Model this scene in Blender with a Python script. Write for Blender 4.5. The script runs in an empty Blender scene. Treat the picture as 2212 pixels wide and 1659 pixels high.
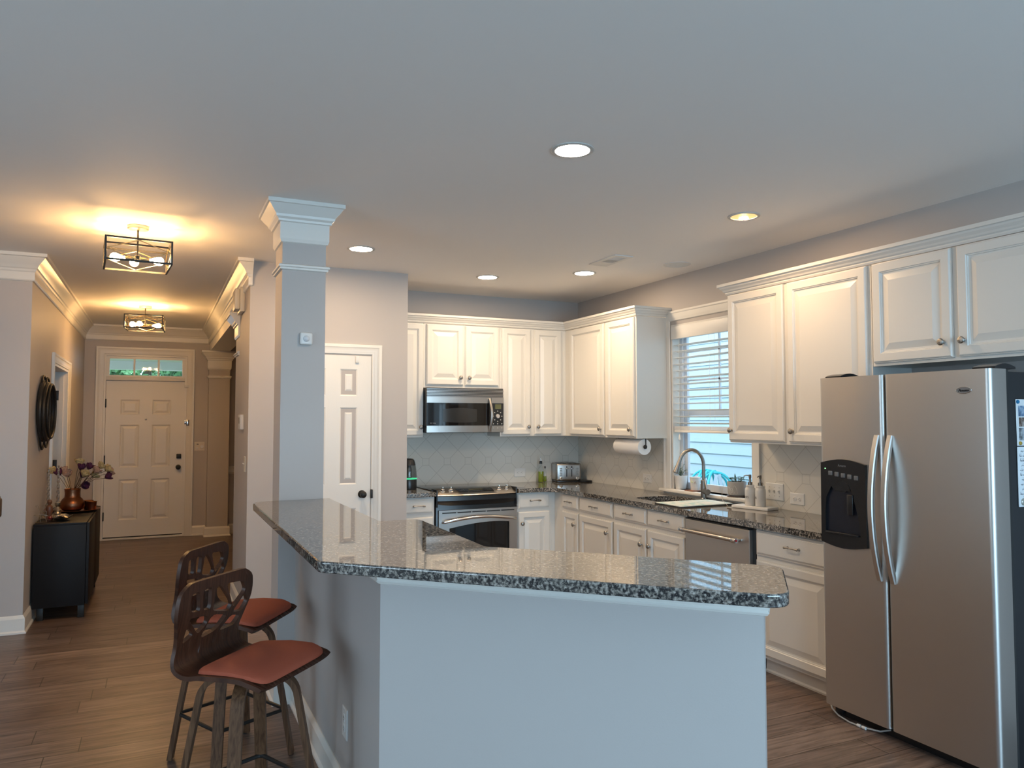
import bpy, bmesh, math, random
from mathutils import Vector, Matrix
from mathutils.geometry import delaunay_2d_cdt
S = bpy.context.scene
C = S.collection
PI = math.pi

# ---------------------------------------------------------------- camera, sky, daylight, exposure
cam_d = bpy.data.cameras.new('camera'); cam = bpy.data.objects.new('camera', cam_d); C.objects.link(cam)
cam_d.sensor_width = 36.0; cam_d.lens = 36.0 * 1638.6 / 2212.0; cam_d.clip_start = 0.05
cam.location = (0, 0, 1.535); cam.rotation_euler = (math.radians(90 + 2.663), 0, math.radians(-25.036))
S.camera = cam
S.view_settings.view_transform = 'Standard'; S.view_settings.look = 'None'
S.view_settings.gamma = 1.0; S.view_settings.use_curve_mapping = False
S.view_settings.exposure = 0.70
W = bpy.data.worlds.new('sky'); S.world = W; W.use_nodes = True
W.node_tree.nodes['Background'].inputs[0].default_value = (0.56, 0.80, 1.0, 1)
W.node_tree.nodes['Background'].inputs[1].default_value = 3.0
def area(name, loc, rot, sx, sy, power, col):
    d = bpy.data.lights.new(name, 'AREA'); d.shape = 'RECTANGLE'; d.size = sx; d.size_y = sy
    d.energy = power; d.color = col
    o = bpy.data.objects.new(name, d); C.objects.link(o); o.location = loc; o.rotation_euler = rot
    return o
# daylight entering by the tall windows behind the camera
area('daylight_rear', (1.7, -3.35, 1.35), (math.radians(114), 0, 0), 3.6, 2.1, 116, (0.44, 0.73, 1.0))
area('added_fill_left', (-4.2, 1.2, 1.4), (0, math.radians(-90), 0), 1.8, 3.0, 14, (0.80, 0.90, 1.0))  # added fill from the left, brightens bar side and floor; its window is assumed

# ---------------------------------------------------------------- helpers
WL = {}
class MB:
    def __init__(s, M=None):
        s.bm = bmesh.new(); s.M = M or Matrix.Identity(4)
    def v(s, p): return s.bm.verts.new(s.M @ Vector(p))
    def f(s, vs):
        try: return s.bm.faces.new(vs)
        except ValueError: return None
    def box(s, x0, x1, y0, y1, z0, z1, b=0, seg=2):
        vs = [s.v((x, y, z)) for z in (z0, z1) for y in (y0, y1) for x in (x0, x1)]
        fs = [s.f([vs[i] for i in q]) for q in ((0, 2, 3, 1), (4, 5, 7, 6), (0, 1, 5, 4), (2, 6, 7, 3), (0, 4, 6, 2), (1, 3, 7, 5))]
        if b:
            es = list({e for f in fs if f for e in f.edges})
            bmesh.ops.bevel(s.bm, geom=es, offset=b, segments=seg, affect='EDGES', profile=0.5)
        return s
    def loops(s, L, closed=True, cap0=False, cap1=False, wrap=False):
        R = [[s.v(p) for p in l] for l in L]
        n = len(R[0]); k = len(R)
        for i in range(k if wrap else k - 1):
            a, b = R[i], R[(i + 1) % k]
            for j in range(n if closed else n - 1):
                s.f([a[j], a[(j + 1) % n], b[(j + 1) % n], b[j]])
        if cap0: s.f(R[0][::-1])
        if cap1: s.f(R[-1])
        return s
    def rings(s, x0, x1, z0, z1, rg, back=None):
        """nested rectangles: (inset, height) pairs, last one capped"""
        s.sharp = True
        L = [[(x0 + i, y, z0 + i), (x1 - i, y, z0 + i), (x1 - i, y, z1 - i), (x0 + i, y, z1 - i)] for i, y in rg]
        return s.loops(L, cap0=back is not None, cap1=True)
    def tube(s, pts, r, n=8, closed=False, caps=True):
        pts = [Vector(p) for p in pts]; k = len(pts)
        rr = r if isinstance(r, (list, tuple)) else [r] * k
        L = []; prev = None
        for i, p in enumerate(pts):
            if closed: t = pts[(i + 1) % k] - pts[i - 1]
            else: t = pts[min(i + 1, k - 1)] - pts[max(i - 1, 0)]
            t = t.normalized() if t.length > 1e-9 else Vector((0, 0, 1))
            if prev is None:
                a = Vector((0, 0, 1)) if abs(t.z) < 0.9 else Vector((1, 0, 0))
                prev = (a - t * a.dot(t)).normalized()
            else:
                q = prev - t * prev.dot(t)
                prev = q.normalized() if q.length > 1e-6 else prev
            b = t.cross(prev)
            L.append([p + (prev * math.cos(2 * PI * j / n) + b * math.sin(2 * PI * j / n)) * rr[i] for j in range(n)])
        return s.loops(L, cap0=caps and not closed, cap1=caps and not closed, wrap=closed)
    def sweep(s, pts, sec, side):
        pts = [Vector(p) for p in pts]; side = Vector(side).normalized(); L = []
        for i, p in enumerate(pts):
            t = (pts[min(i + 1, len(pts) - 1)] - pts[max(i - 1, 0)]).normalized()
            n = t.cross(side).normalized()
            L.append([p + side * a + n * b for a, b in sec])
        return s.loops(L, cap0=True, cap1=True)
    def lathe(s, prof, c=(0, 0, 0), n=24, A=None, cap0=True, cap1=True):
        A = A or Matrix.Identity(3); c = Vector(c)
        L = [[c + A @ Vector((r * math.cos(2 * PI * j / n), r * math.sin(2 * PI * j / n), z)) for j in range(n)] for r, z in prof]
        return s.loops(L, cap0=cap0 and prof[0][0] > 1e-6, cap1=cap1 and prof[-1][0] > 1e-6)
    def prism(s, poly, z0, z1):
        return s.loops([[(x, y, z0) for x, y in poly], [(x, y, z1) for x, y in poly]], cap0=True, cap1=True)
    def plate(s, outer, holes, lo, hi, f=None):
        f = f or (lambda x, y, z: (x, y, z))
        vs, fs = fill(outer, holes)
        T = [s.v(f(x, y, hi)) for x, y in vs]; Bt = [s.v(f(x, y, lo)) for x, y in vs]
        cnt = {}
        for q in fs:
            for a, b in zip(q, q[1:] + q[:1]): cnt[(a, b)] = 1
            s.f([T[i] for i in q]); s.f([Bt[i] for i in reversed(q)])
        for a, b in cnt:
            if (b, a) not in cnt: s.f([T[b], T[a], Bt[a], Bt[b]])
        return s
    def mould(s, prof, path, side=1, closed=False):
        """profile of (outward, z) carried along a plan path with mitred corners"""
        P = [Vector(p) for p in path]; k = len(P); M = []
        for i in range(k):
            d = []
            if i > 0 or closed: d.append((P[i] - P[i - 1]).normalized())
            if i < k - 1 or closed: d.append((P[(i + 1) % k] - P[i]).normalized())
            ns = [Vector((q.y, -q.x)) * side for q in d]
            m = sum(ns, Vector((0, 0)))
            m = m.normalized(); m = m / max(0.2, m.dot(ns[0])); M.append(m)
        L = [[(p.x + m.x * o, p.y + m.y * o, z) for o, z in prof] for p, m in zip(P, M)]
        s.sharp = True
        return s.loops(L, cap0=not closed, cap1=not closed, wrap=closed)
    def mesh(s, me, fn):
        vs = [s.v(fn(v.co)) for v in me.vertices]
        for p in me.polygons: s.f([vs[i] for i in p.vertices])
        return s
    def build(s, name, mat, parent=None, loc=None, smooth=True, ang=32):
        bm = s.bm
        if getattr(s, 'sharp', False): ang = 14
        bmesh.ops.remove_doubles(bm, verts=bm.verts, dist=1e-5)
        bmesh.ops.recalc_face_normals(bm, faces=bm.faces)
        if parent is not None: o = WL[parent.name]
        elif loc is not None: o = Vector(loc)
        else:
            xs = [v.co for v in bm.verts]
            o = Vector(((min(v.x for v in xs) + max(v.x for v in xs)) / 2, (min(v.y for v in xs) + max(v.y for v in xs)) / 2, min(v.z for v in xs)))
        for v in bm.verts: v.co -= o
        me = bpy.data.meshes.new(name); bm.to_mesh(me); bm.free()
        if smooth:
            me.polygons.foreach_set('use_smooth', [True] * len(me.polygons))
            me.set_sharp_from_angle(angle=math.radians(ang))
        ob = bpy.data.objects.new(name, me); C.objects.link(ob)
        if mat: me.materials.append(mat)
        if parent is not None: ob.parent = parent
        else: ob.location = o
        WL[ob.name] = o
        return ob
def inside(p, poly):
    x, y = p; r = False; n = len(poly)
    for i in range(n):
        (x1, y1), (x2, y2) = poly[i], poly[i - 1]
        if (y1 > y) != (y2 > y) and x < (x2 - x1) * (y - y1) / (y2 - y1) + x1: r = not r
    return r
def fill(outer, holes, extra=()):
    vs = []; es = []
    for l in [outer] + list(holes):
        k = len(vs); vs += [Vector(p) for p in l]; n = len(l)
        es += [(k + i, k + (i + 1) % n) for i in range(n)]
    vs += [Vector(p) for p in extra]
    V, E, F, *_ = delaunay_2d_cdt(vs, es, [], 0, 1e-6)
    out = []
    for f in F:
        c = sum((V[i] for i in f), Vector((0, 0))) / len(f)
        if inside(c, outer) and not any(inside(c, h) for h in holes):
            a = sum(V[f[i]].x * V[f[(i + 1) % 3]].y - V[f[(i + 1) % 3]].x * V[f[i]].y for i in range(3))
            out.append(list(f) if a > 0 else list(f)[::-1])
    return [tuple(v) for v in V], out
def chaikin(p, k=2):
    for _ in range(k):
        q = []
        for i in range(len(p)):
            a, b = p[i], p[(i + 1) % len(p)]
            q += [(a[0] * .86 + b[0] * .14, a[1] * .86 + b[1] * .14), (a[0] * .14 + b[0] * .86, a[1] * .14 + b[1] * .86)]
        p = q
    return p
def roundpoly(p, rad, seg=6):
    out = []; n = len(p)
    for i in range(n):
        r = rad[i] if isinstance(rad, (list, tuple)) else rad
        a, b, c = Vector(p[i - 1]), Vector(p[i]), Vector(p[(i + 1) % n])
        if r <= 0: out.append(tuple(b)); continue
        u = (a - b).normalized(); w = (c - b).normalized(); t = r
        for k in range(seg + 1):
            s = k / seg
            out.append(tuple((b + u * t) * (1 - s) ** 2 + b * 2 * s * (1 - s) + (b + w * t) * s * s))
    return out
def F(o, ux, n):
    ux = Vector(ux).normalized(); n = Vector(n).normalized(); M = Matrix.Identity(4)
    for i in range(3): M[i][0] = ux[i]; M[i][1] = n[i]; M[i][3] = o[i]
    M[0][2] = 0; M[1][2] = 0; M[2][2] = 1
    return M
def axisM(n):
    n = Vector(n).normalized(); a = Vector((0, 0, 1)) if abs(n.z) < .9 else Vector((1, 0, 0))
    x = a.cross(n).normalized(); y = n.cross(x)
    return Matrix((x, y, n)).transposed()
def tag(o, label=None, cat=None, group=None, kind=None):
    if label: o['label'] = label
    if cat: o['category'] = cat
    if group: o['group'] = group
    if kind: o['kind'] = kind
    return o
def thing(name, label, cat, loc, group=None, kind=None):
    o = bpy.data.objects.new(name, None); C.objects.link(o); o.location = loc; o.empty_display_size = .05
    WL[o.name] = Vector(loc)
    return tag(o, label, cat, group, kind)
def copy_tree(o, parent=None):
    c = o.copy(); C.objects.link(c)
    if parent: c.parent = parent
    for ch in list(o.children): copy_tree(ch, c)
    return c
def text_mesh(s, size, align='CENTER', ext=0.0004):
    cu = bpy.data.curves.new('lettering', 'FONT'); cu.body = s; cu.size = size; cu.align_x = align; cu.extrude = ext
    ob = bpy.data.objects.new('lettering', cu); C.objects.link(ob)
    bpy.context.view_layer.update()
    me = bpy.data.meshes.new_from_object(ob); bpy.data.objects.remove(ob); bpy.data.curves.remove(cu)
    return me
def structure(mb, name, mat, label=None, cat=None, **k):
    o = mb.build(name, mat, **k); return tag(o, label, cat, kind='structure')

# ---------------------------------------------------------------- materials
def mat(name, col, rough=0.5, metal=0.0, bump=None, var=None, **kw):
    m = bpy.data.materials.new(name); m.use_nodes = True; nt = m.node_tree; b = nt.nodes['Principled BSDF']
    b.inputs['Base Color'].default_value = (*col, 1); b.inputs['Roughness'].default_value = rough; b.inputs['Metallic'].default_value = metal
    for k, v in kw.items(): b.inputs[k].default_value = v
    if bump or var:
        tc = nt.nodes.new('ShaderNodeTexCoord'); mp = nt.nodes.new('ShaderNodeMapping'); nt.links.new(tc.outputs['Object'], mp.inputs[0])
        nz = nt.nodes.new('ShaderNodeTexNoise'); nt.links.new(mp.outputs[0], nz.inputs['Vector'])
        sc, st, mpsc = bump or var
        mp.inputs['Scale'].default_value = mpsc; nz.inputs['Scale'].default_value = sc; nz.inputs['Detail'].default_value = 4
        if bump:
            bp = nt.nodes.new('ShaderNodeBump'); bp.inputs['Strength'].default_value = st; bp.inputs['Distance'].default_value = .004
            nt.links.new(nz.outputs['Fac'], bp.inputs['Height']); nt.links.new(bp.outputs[0], b.inputs['Normal'])
        if var:
            r = nt.nodes.new('ShaderNodeValToRGB'); k = var[1]
            r.color_ramp.elements[0].position = .35; r.color_ramp.elements[1].position = .68
            r.color_ramp.elements[0].color = (*[c * (1 - k) for c in col], 1); r.color_ramp.elements[1].color = (*[min(1, c * (1 + k)) for c in col], 1)
            nt.links.new(nz.outputs['Fac'], r.inputs[0]); nt.links.new(r.outputs[0], b.inputs['Base Color'])
    return m
def emit(name, col, st):
    m = bpy.data.materials.new(name); m.use_nodes = True; nt = m.node_tree; b = nt.nodes['Principled BSDF']
    b.inputs['Base Color'].default_value = (*col, 1); b.inputs['Emission Color'].default_value = (*col, 1); b.inputs['Emission Strength'].default_value = st
    return m
def glass(name, tint=(1, 1, 1), refl=1.0):
    m = bpy.data.materials.new(name); m.use_nodes = True; nt = m.node_tree; nt.nodes.remove(nt.nodes['Principled BSDF'])
    o = nt.nodes['Material Output']; t = nt.nodes.new('ShaderNodeBsdfTransparent'); g = nt.nodes.new('ShaderNodeBsdfGlossy')
    t.inputs[0].default_value = (*tint, 1); g.inputs['Roughness'].default_value = .02
    fr = nt.nodes.new('ShaderNodeFresnel'); mx = nt.nodes.new('ShaderNodeMixShader')
    ml = nt.nodes.new('ShaderNodeMath'); ml.operation = 'MULTIPLY'; gm = nt.nodes.new('ShaderNodeNewGeometry'); bf = nt.nodes.new('ShaderNodeMath'); bf.operation = 'SUBTRACT'; bf.inputs[0].default_value = refl
    nt.links.new(gm.outputs['Backfacing'], bf.inputs[1]); bf.use_clamp = True; nt.links.new(bf.outputs[0], ml.inputs[1])
    nt.links.new(fr.outputs[0], ml.inputs[0]); nt.links.new(ml.outputs[0], mx.inputs[0]); nt.links.new(t.outputs[0], mx.inputs[1]); nt.links.new(g.outputs[0], mx.inputs[2])
    nt.links.new(mx.outputs[0], o.inputs[0]); return m
def nmath(nt, op, a, b=None, c=None):
    n = nt.nodes.new('ShaderNodeMath'); n.operation = op
    for i, x in enumerate((a, b, c)):
        if x is None: continue
        if isinstance(x, (int, float)): n.inputs[i].default_value = x
        else: nt.links.new(x, n.inputs[i])
    return n.outputs[0]
def tile_mat(name, axis, u0, p):
    """white wall tile: diagonal squares with one row of clipped corners and small dots"""
    m = mat(name, (.66, .63, .57), .22); nt = m.node_tree; b = nt.nodes['Principled BSDF']
    g = nt.nodes.new('ShaderNodeNewGeometry'); sx = nt.nodes.new('ShaderNodeSeparateXYZ'); nt.links.new(g.outputs['Position'], sx.inputs[0])
    u = nmath(nt, 'SUBTRACT', sx.outputs[axis], u0); v = nmath(nt, 'SUBTRACT', sx.outputs[2], 1.136)
    def per(x):
        return nmath(nt, 'MULTIPLY', nmath(nt, 'ABSOLUTE', nmath(nt, 'SUBTRACT', nmath(nt, 'FRACT', nmath(nt, 'ADD', nmath(nt, 'DIVIDE', x, p), .5)), .5)), p)
    v2 = nmath(nt, 'MULTIPLY', v, p / .213)
    d = nmath(nt, 'MINIMUM', per(nmath(nt, 'ADD', u, v2)), per(nmath(nt, 'SUBTRACT', u, v2)))
    line = nmath(nt, 'LESS_THAN', d, .0034)
    du = per(u); dv = nmath(nt, 'ABSOLUTE', v); mx = nmath(nt, 'MAXIMUM', du, dv)
    out = nmath(nt, 'GREATER_THAN', mx, .032); line = nmath(nt, 'MULTIPLY', line, out)
    sq = nmath(nt, 'LESS_THAN', nmath(nt, 'ABSOLUTE', nmath(nt, 'SUBTRACT', mx, .032)), .0022)
    line = nmath(nt, 'MAXIMUM', line, sq)
    mix = nt.nodes.new('ShaderNodeMixRGB'); mix.inputs[1].default_value = (.66, .63, .57, 1); mix.inputs[2].default_value = (.53, .50, .45, 1)
    nt.links.new(line, mix.inputs[0]); nt.links.new(mix.outputs[0], b.inputs['Base Color'])
    bp = nt.nodes.new('ShaderNodeBump'); bp.invert = True; bp.inputs['Strength'].default_value = .5; bp.inputs['Distance'].default_value = .002
    nt.links.new(line, bp.inputs['Height']); nt.links.new(bp.outputs[0], b.inputs['Normal'])
    return m
def granite_mat():
    m = mat('granite', (.2, .2, .2), .025); nt = m.node_tree; b = nt.nodes['Principled BSDF']
    g = nt.nodes.new('ShaderNodeNewGeometry')
    def noise(sc, det):
        n = nt.nodes.new('ShaderNodeTexNoise'); n.inputs['Scale'].default_value = sc; n.inputs['Detail'].default_value = det; nt.links.new(g.outputs['Position'], n.inputs['Vector']); return n.outputs['Fac']
    def ramp(x, st):
        r = nt.nodes.new('ShaderNodeValToRGB'); cr = r.color_ramp
        while len(cr.elements) < len(st): cr.elements.new(.5)
        for e, (pos, c) in zip(cr.elements, st): e.position = pos; e.color = (*c, 1)
        nt.links.new(x, r.inputs[0]); return r.outputs[0]
    a = ramp(noise(105, 6), [(.36, (.022, .024, .027)), (.45, (.065, .064, .062)), (.53, (.20, .182, .16)), (.61, (.32, .295, .265)), (.72, (.48, .45, .41))])
    bl = ramp(noise(88, 3), [(.38, (1, 1, 1)), (.47, (0, 0, 0))])
    mx = nt.nodes.new('ShaderNodeMixRGB'); nt.links.new(bl, mx.inputs[0]); nt.links.new(a, mx.inputs[1]); mx.inputs[2].default_value = (.016, .018, .022, 1)
    li = ramp(noise(300, 2), [(.62, (0, 0, 0)), (.70, (.8, .8, .8))])
    m2 = nt.nodes.new('ShaderNodeMixRGB'); nt.links.new(li, m2.inputs[0]); nt.links.new(mx.outputs[0], m2.inputs[1]); m2.inputs[2].default_value = (.34, .31, .27, 1)
    nt.links.new(m2.outputs[0], b.inputs['Base Color']); b.inputs['IOR'].default_value = 1.95
    return m
def floor_mat():
    m = mat('plank_floor', (.1, .07, .05), .36); nt = m.node_tree; b = nt.nodes['Principled BSDF']
    g = nt.nodes.new('ShaderNodeNewGeometry')
    br = nt.nodes.new('ShaderNodeTexBrick'); sx = nt.nodes.new('ShaderNodeSeparateXYZ'); nt.links.new(g.outputs['Position'], sx.inputs[0])
    wn = nt.nodes.new('ShaderNodeTexWhiteNoise'); wn.noise_dimensions = '1D'; nt.links.new(nmath(nt, 'FLOOR', nmath(nt, 'DIVIDE', sx.outputs[1], .178)), wn.inputs['W'])
    cb = nt.nodes.new('ShaderNodeCombineXYZ'); nt.links.new(nmath(nt, 'ADD', sx.outputs[0], nmath(nt, 'MULTIPLY', wn.outputs['Value'], 1.22)), cb.inputs[0]); nt.links.new(sx.outputs[1], cb.inputs[1]); nt.links.new(cb.outputs[0], br.inputs['Vector'])
    br.inputs['Scale'].default_value = 1; br.inputs['Brick Width'].default_value = 1.22; br.inputs['Row Height'].default_value = .178
    br.inputs['Mortar Size'].default_value = .0026; br.inputs['Mortar Smooth'].default_value = .2; br.offset = 0; br.inputs['Bias'].default_value = 0
    br.inputs['Color1'].default_value = (.176, .128, .106, 1); br.inputs['Color2'].default_value = (.108, .075, .062, 1); br.inputs['Mortar'].default_value = (.030, .018, .013, 1)
    mp = nt.nodes.new('ShaderNodeMapping'); mp.inputs['Scale'].default_value = (1.3, 16, 1); nt.links.new(g.outputs['Position'], mp.inputs[0])
    nz = nt.nodes.new('ShaderNodeTexNoise'); nz.inputs['Scale'].default_value = 2.2; nz.inputs['Detail'].default_value = 8; nz.inputs['Distortion'].default_value = 1.2; nt.links.new(mp.outputs[0], nz.inputs['Vector'])
    r = nt.nodes.new('ShaderNodeValToRGB'); r.color_ramp.elements[0].position = .3; r.color_ramp.elements[0].color = (.48, .44, .41, 1); r.color_ramp.elements[1].position = .7; r.color_ramp.elements[1].color = (1.35, 1.3, 1.25, 1)
    nt.links.new(nz.outputs['Fac'], r.inputs[0])
    mx = nt.nodes.new('ShaderNodeMixRGB'); mx.blend_type = 'MULTIPLY'; mx.inputs[0].default_value = 1; nt.links.new(br.outputs['Color'], mx.inputs[1]); nt.links.new(r.outputs[0], mx.inputs[2])
    nt.links.new(mx.outputs[0], b.inputs['Base Color'])
    bp = nt.nodes.new('ShaderNodeBump'); bp.inputs['Strength'].default_value = .25; bp.inputs['Distance'].default_value = .002; nt.links.new(nz.outputs['Fac'], bp.inputs['Height']); nt.links.new(bp.outputs[0], b.inputs['Normal'])
    return m
def wood_mat(name, c1, c2, sc, rough=.4, axis=(1, 14, 14)):
    m = mat(name, c1, rough); nt = m.node_tree; b = nt.nodes['Principled BSDF']
    tc = nt.nodes.new('ShaderNodeTexCoord'); mp = nt.nodes.new('ShaderNodeMapping'); mp.inputs['Scale'].default_value = axis; nt.links.new(tc.outputs['Object'], mp.inputs[0])
    nz = nt.nodes.new('ShaderNodeTexNoise'); nz.inputs['Scale'].default_value = sc; nz.inputs['Detail'].default_value = 6; nz.inputs['Distortion'].default_value = .8; nt.links.new(mp.outputs[0], nz.inputs['Vector'])
    r = nt.nodes.new('ShaderNodeValToRGB'); r.color_ramp.elements[0].position = .32; r.color_ramp.elements[0].color = (*c1, 1); r.color_ramp.elements[1].position = .68; r.color_ramp.elements[1].color = (*c2, 1)
    nt.links.new(nz.outputs['Fac'], r.inputs[0]); nt.links.new(r.outputs[0], b.inputs['Base Color']); b.inputs['Specular IOR Level'].default_value = .32; return m
def dapple_mat(name, cols, sc, rough=.8):
    m = mat(name, cols[0], rough); nt = m.node_tree; b = nt.nodes['Principled BSDF']
    tc = nt.nodes.new('ShaderNodeTexCoord'); nz = nt.nodes.new('ShaderNodeTexNoise'); nz.inputs['Scale'].default_value = sc; nz.inputs['Detail'].default_value = 5; nt.links.new(tc.outputs['Object'], nz.inputs['Vector'])
    r = nt.nodes.new('ShaderNodeValToRGB'); cr = r.color_ramp
    while len(cr.elements) < len(cols): cr.elements.new(.5)
    for i, (e, c) in enumerate(zip(cr.elements, cols)): e.position = .3 + .4 * i / (len(cols) - 1); e.color = (*c, 1)
    nt.links.new(nz.outputs['Fac'], r.inputs[0]); nt.links.new(r.outputs[0], b.inputs['Base Color']); return m

WALL = mat('greige_paint', (.46, .425, .405), .6, bump=(220, .05, (1, 1, 1)))
CEIL = mat('ceiling_paint', (.90, .868, .835), .75)
TRIM = mat('white_trim_paint', (.74, .715, .67), .35)
CAB = mat('white_cabinet_paint', (.68, .66, .62), .32)
DOORP = mat('white_door_paint', (.74, .715, .67), .4, bump=(30, .10, (9, 9, 1)))
GRAN = granite_mat(); FLOOR = floor_mat()
TILE_B = tile_mat('backsplash_tile_range', 0, 2.283, .213); TILE_R = tile_mat('backsplash_tile_sink', 1, 5.616, .2305)
STEEL = mat('brushed_steel', (.42, .392, .365), .30, 1.0, bump=(60, .035, (1, 1, 18)))
STEELV = mat('brushed_steel_vertical', (.575, .555, .53), .40, 1.0, bump=(45, .03, (20, 20, .6)))
CHROME = mat('polished_metal', (.72, .70, .68), .16, 1.0)
NICKEL = mat('satin_nickel', (.33, .31, .285), .30, 1.0)
PEWTER = mat('pewter_pull', (.33, .31, .285), .38, 1.0, bump=(140, .6, (1, 1, 1)))
BLACK = mat('black_plastic', (.012, .013, .015), .28)
MATBLK = mat('black_metal', (.018, .017, .016), .45, .3)
BLKGLASS = mat('black_glass', (.006, .006, .007), .05)
SIDEBLK = mat('refrigerator_side', (.016, .017, .02), .42)
PLAST = mat('white_plastic', (.70, .69, .67), .35)
IVORY = mat('ivory_plastic', (.66, .60, .50), .4)
RUBBER = mat('dark_rubber', (.02, .02, .02), .7)
GLASSM = glass('window_glass'); CLEAR = glass('clear_glass', (.93, .95, .95))
# ---------------------------------------------------------------- room shell
H = 2.74
structure(MB().box(-4.3, 4.1, -3.5, 11.1, -.12, 0), 'floor', FLOOR, 'dark brown wood plank floor', 'floor')
structure(MB().box(-4.3, 4.1, -3.5, 11.1, H, H + .12), 'ceiling', CEIL, 'flat white painted ceiling', 'ceiling')
XR, YB = 3.93, 6.80
# right wall with the kitchen window opening
wy0, wy1, wz0, wz1 = 4.27, 5.235, .955, 2.33
m = MB()
m.box(XR, XR + .15, -3.5, wy0, 0, H); m.box(XR, XR + .15, wy1, 11.1, 0, H); m.box(XR, XR + .15, wy0, wy1, 0, wz0); m.box(XR, XR + .15, wy0, wy1, wz1, H)
structure(m, 'wall_right', WALL, 'greige kitchen wall around the sink window', 'wall')
structure(MB().box(1.86, XR, YB, YB + .12, 0, H), 'wall_back', WALL, 'greige kitchen wall behind the range', 'wall')
structure(MB().box(1.86, XR - .003, YB - .006, YB - .0005, .914, 1.42), 'wall_tile_back', TILE_B, 'pale octagon tile backsplash behind the range', 'backsplash')
m = MB()
m.box(XR - .006, XR - .0005, wy1 + .09, YB - .006, .914, 1.42); m.box(XR - .006, XR - .0005, 2.9, wy0 - .08, .914, 1.42); m.box(XR - .006, XR - .0005, wy0 - .08, wy1 + .09, .914, .935)
structure(m, 'wall_tile_right', TILE_R, 'pale octagon tile backsplash beside the sink window', 'backsplash')
# pantry block with the pantry door recess
PY = 6.02
structure(MB().box(.62, 1.86, PY, 7.1, 0, H), 'wall_pantry', WALL, 'greige wall block around the white pantry door', 'wall')
structure(MB().box(1.74, 1.86, 7.1, 10.95, 0, H), 'wall_dining', WALL, 'greige side wall of the dining room behind the pantry', 'wall')
m = MB(); XL = -.85
dy0, dy1, dz = 7.82, 9.08, 2.04
m.box(XL - .12, XL, 6.5, dy0, 0, H); m.box(XL - .12, XL, dy1, 10.95, 0, H); m.box(XL - .12, XL, dy0, dy1, dz, H)
m.box(-2.6, XL - .12, 6.62, 6.74, 0, H)
structure(m, 'wall_left', WALL, 'greige left wall of the entry hall', 'wall')
structure(MB().box(-4.3, XL - .12, 6.5, 6.62, 0, H), 'wall_return', WALL, 'greige wall facing the living room left of the hall', 'wall')
structure(MB().box(-2.7, -2.6, 6.62, 10.95, 0, H), 'wall_closet', WALL, 'greige wall of the room beyond the hall doorway', 'wall')
# entry wall with the front door and transom opening
ex0, ex1, ez = -.625, .345, 2.37
m = MB(); EY = 10.95
m.box(-2.7, ex0, EY, EY + .14, 0, H); m.box(ex1, 3.93, EY, EY + .14, 0, H); m.box(ex0, ex1, EY, EY + .14, ez, H)
structure(m, 'wall_entry', WALL, 'greige entry wall around the front door', 'wall')
# living room behind the camera with tall windows
m = MB(); m.box(-4.3, -.2, -3.5, -3.36, 0, H); m.box(3.6, 4.1, -3.5, -3.36, 0, H); m.box(-.2, 3.6, -3.5, -3.36, 0, .25); m.box(-.2, 3.6, -3.5, -3.36, 2.45, H)
m.box(1.63, 1.77, -3.5, -3.36, .25, 2.45)
structure(m, 'wall_rear', WALL, 'greige living room wall with tall windows', 'wall')
m = MB(); m.box(-4.42, -4.3, -3.5, -.35, 0, H); m.box(-4.42, -4.3, 2.75, 6.62, 0, H); m.box(-4.42, -4.3, -.35, 2.75, 0, .45); m.box(-4.42, -4.3, -.35, 2.75, 2.35, H); m.box(-4.42, -4.3, 1.15, 1.25, .45, 2.35)  # window opening added to go with the left fill light
structure(m, 'wall_living', WALL, 'greige far wall of the living room', 'wall')
# dining opening: header beam, entry pilaster, pilaster caps
structure(MB().box(.62, .86, 7.1, EY, 2.44, H), 'beam_dining', TRIM, 'white header beam over the dining room opening', 'beam')
CROWN = [(0, 2.60), (0, 2.625), (.012, 2.632), (.016, 2.655), (.05, 2.69), (.072, 2.705), (.078, 2.715), (.092, 2.72), (.092, 2.7399), (0, 2.7399)]
FRIEZE = [(0, 2.545), (.010, 2.548), (.014, 2.556), (.018, 2.562), (.018, 2.60), (.018, 2.625), (0, 2.625)]
FULL = [(0, 2.545), (.010, 2.548), (.016, 2.556), (.016, 2.610), (.022, 2.618), (.026, 2.632), (.034, 2.640), (.050, 2.668), (.078, 2.698), (.086, 2.712), (.100, 2.716), (.100, 2.7395), (0, 2.7395)]
structure(MB().mould(FULL, [(-3.2, 6.5), (XL, 6.5), (XL, EY), (.62, EY), (.62, PY - .0015), (.634, PY - .0015)], side=1), 'trim_1', TRIM, 'white stepped crown moulding around the entry hall ceiling', 'crown moulding')
BASE = [(0, 0), (.026, 0), (.026, .012), (.016, .022), (.016, .105), (.010, .118), (.004, .128), (0, .128)]
structure(MB().mould(BASE, [(-3.2, 6.5), (XL, 6.5), (XL, dy0 - .085)], side=1), 'baseboard_left', TRIM, 'white baseboard along the hall left wall', 'baseboard')
structure(MB().mould(BASE, [(ex1 + .085, EY), (.60, EY), (.60, EY - .20), (.88, EY - .20), (.88, EY), (1.74, EY)], side=1), 'baseboard_entry', TRIM, 'white baseboard right of the front door', 'baseboard')
structure(MB().mould(BASE, [(.62, 7.1), (.62, PY), (1.10, PY)], side=1), 'baseboard_pantry', TRIM, 'white baseboard on the wall left of the pantry door', 'baseboard')
structure(MB().mould([(0, .80), (.012, .80), (.02, .82), (.012, .84), (.014, .87), (.03, .885), (.03, .90), (0, .90)], [(.88, EY), (1.74, EY)], side=1), 'trim_2', TRIM, 'white chair rail in the dining room', 'chair rail')
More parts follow.
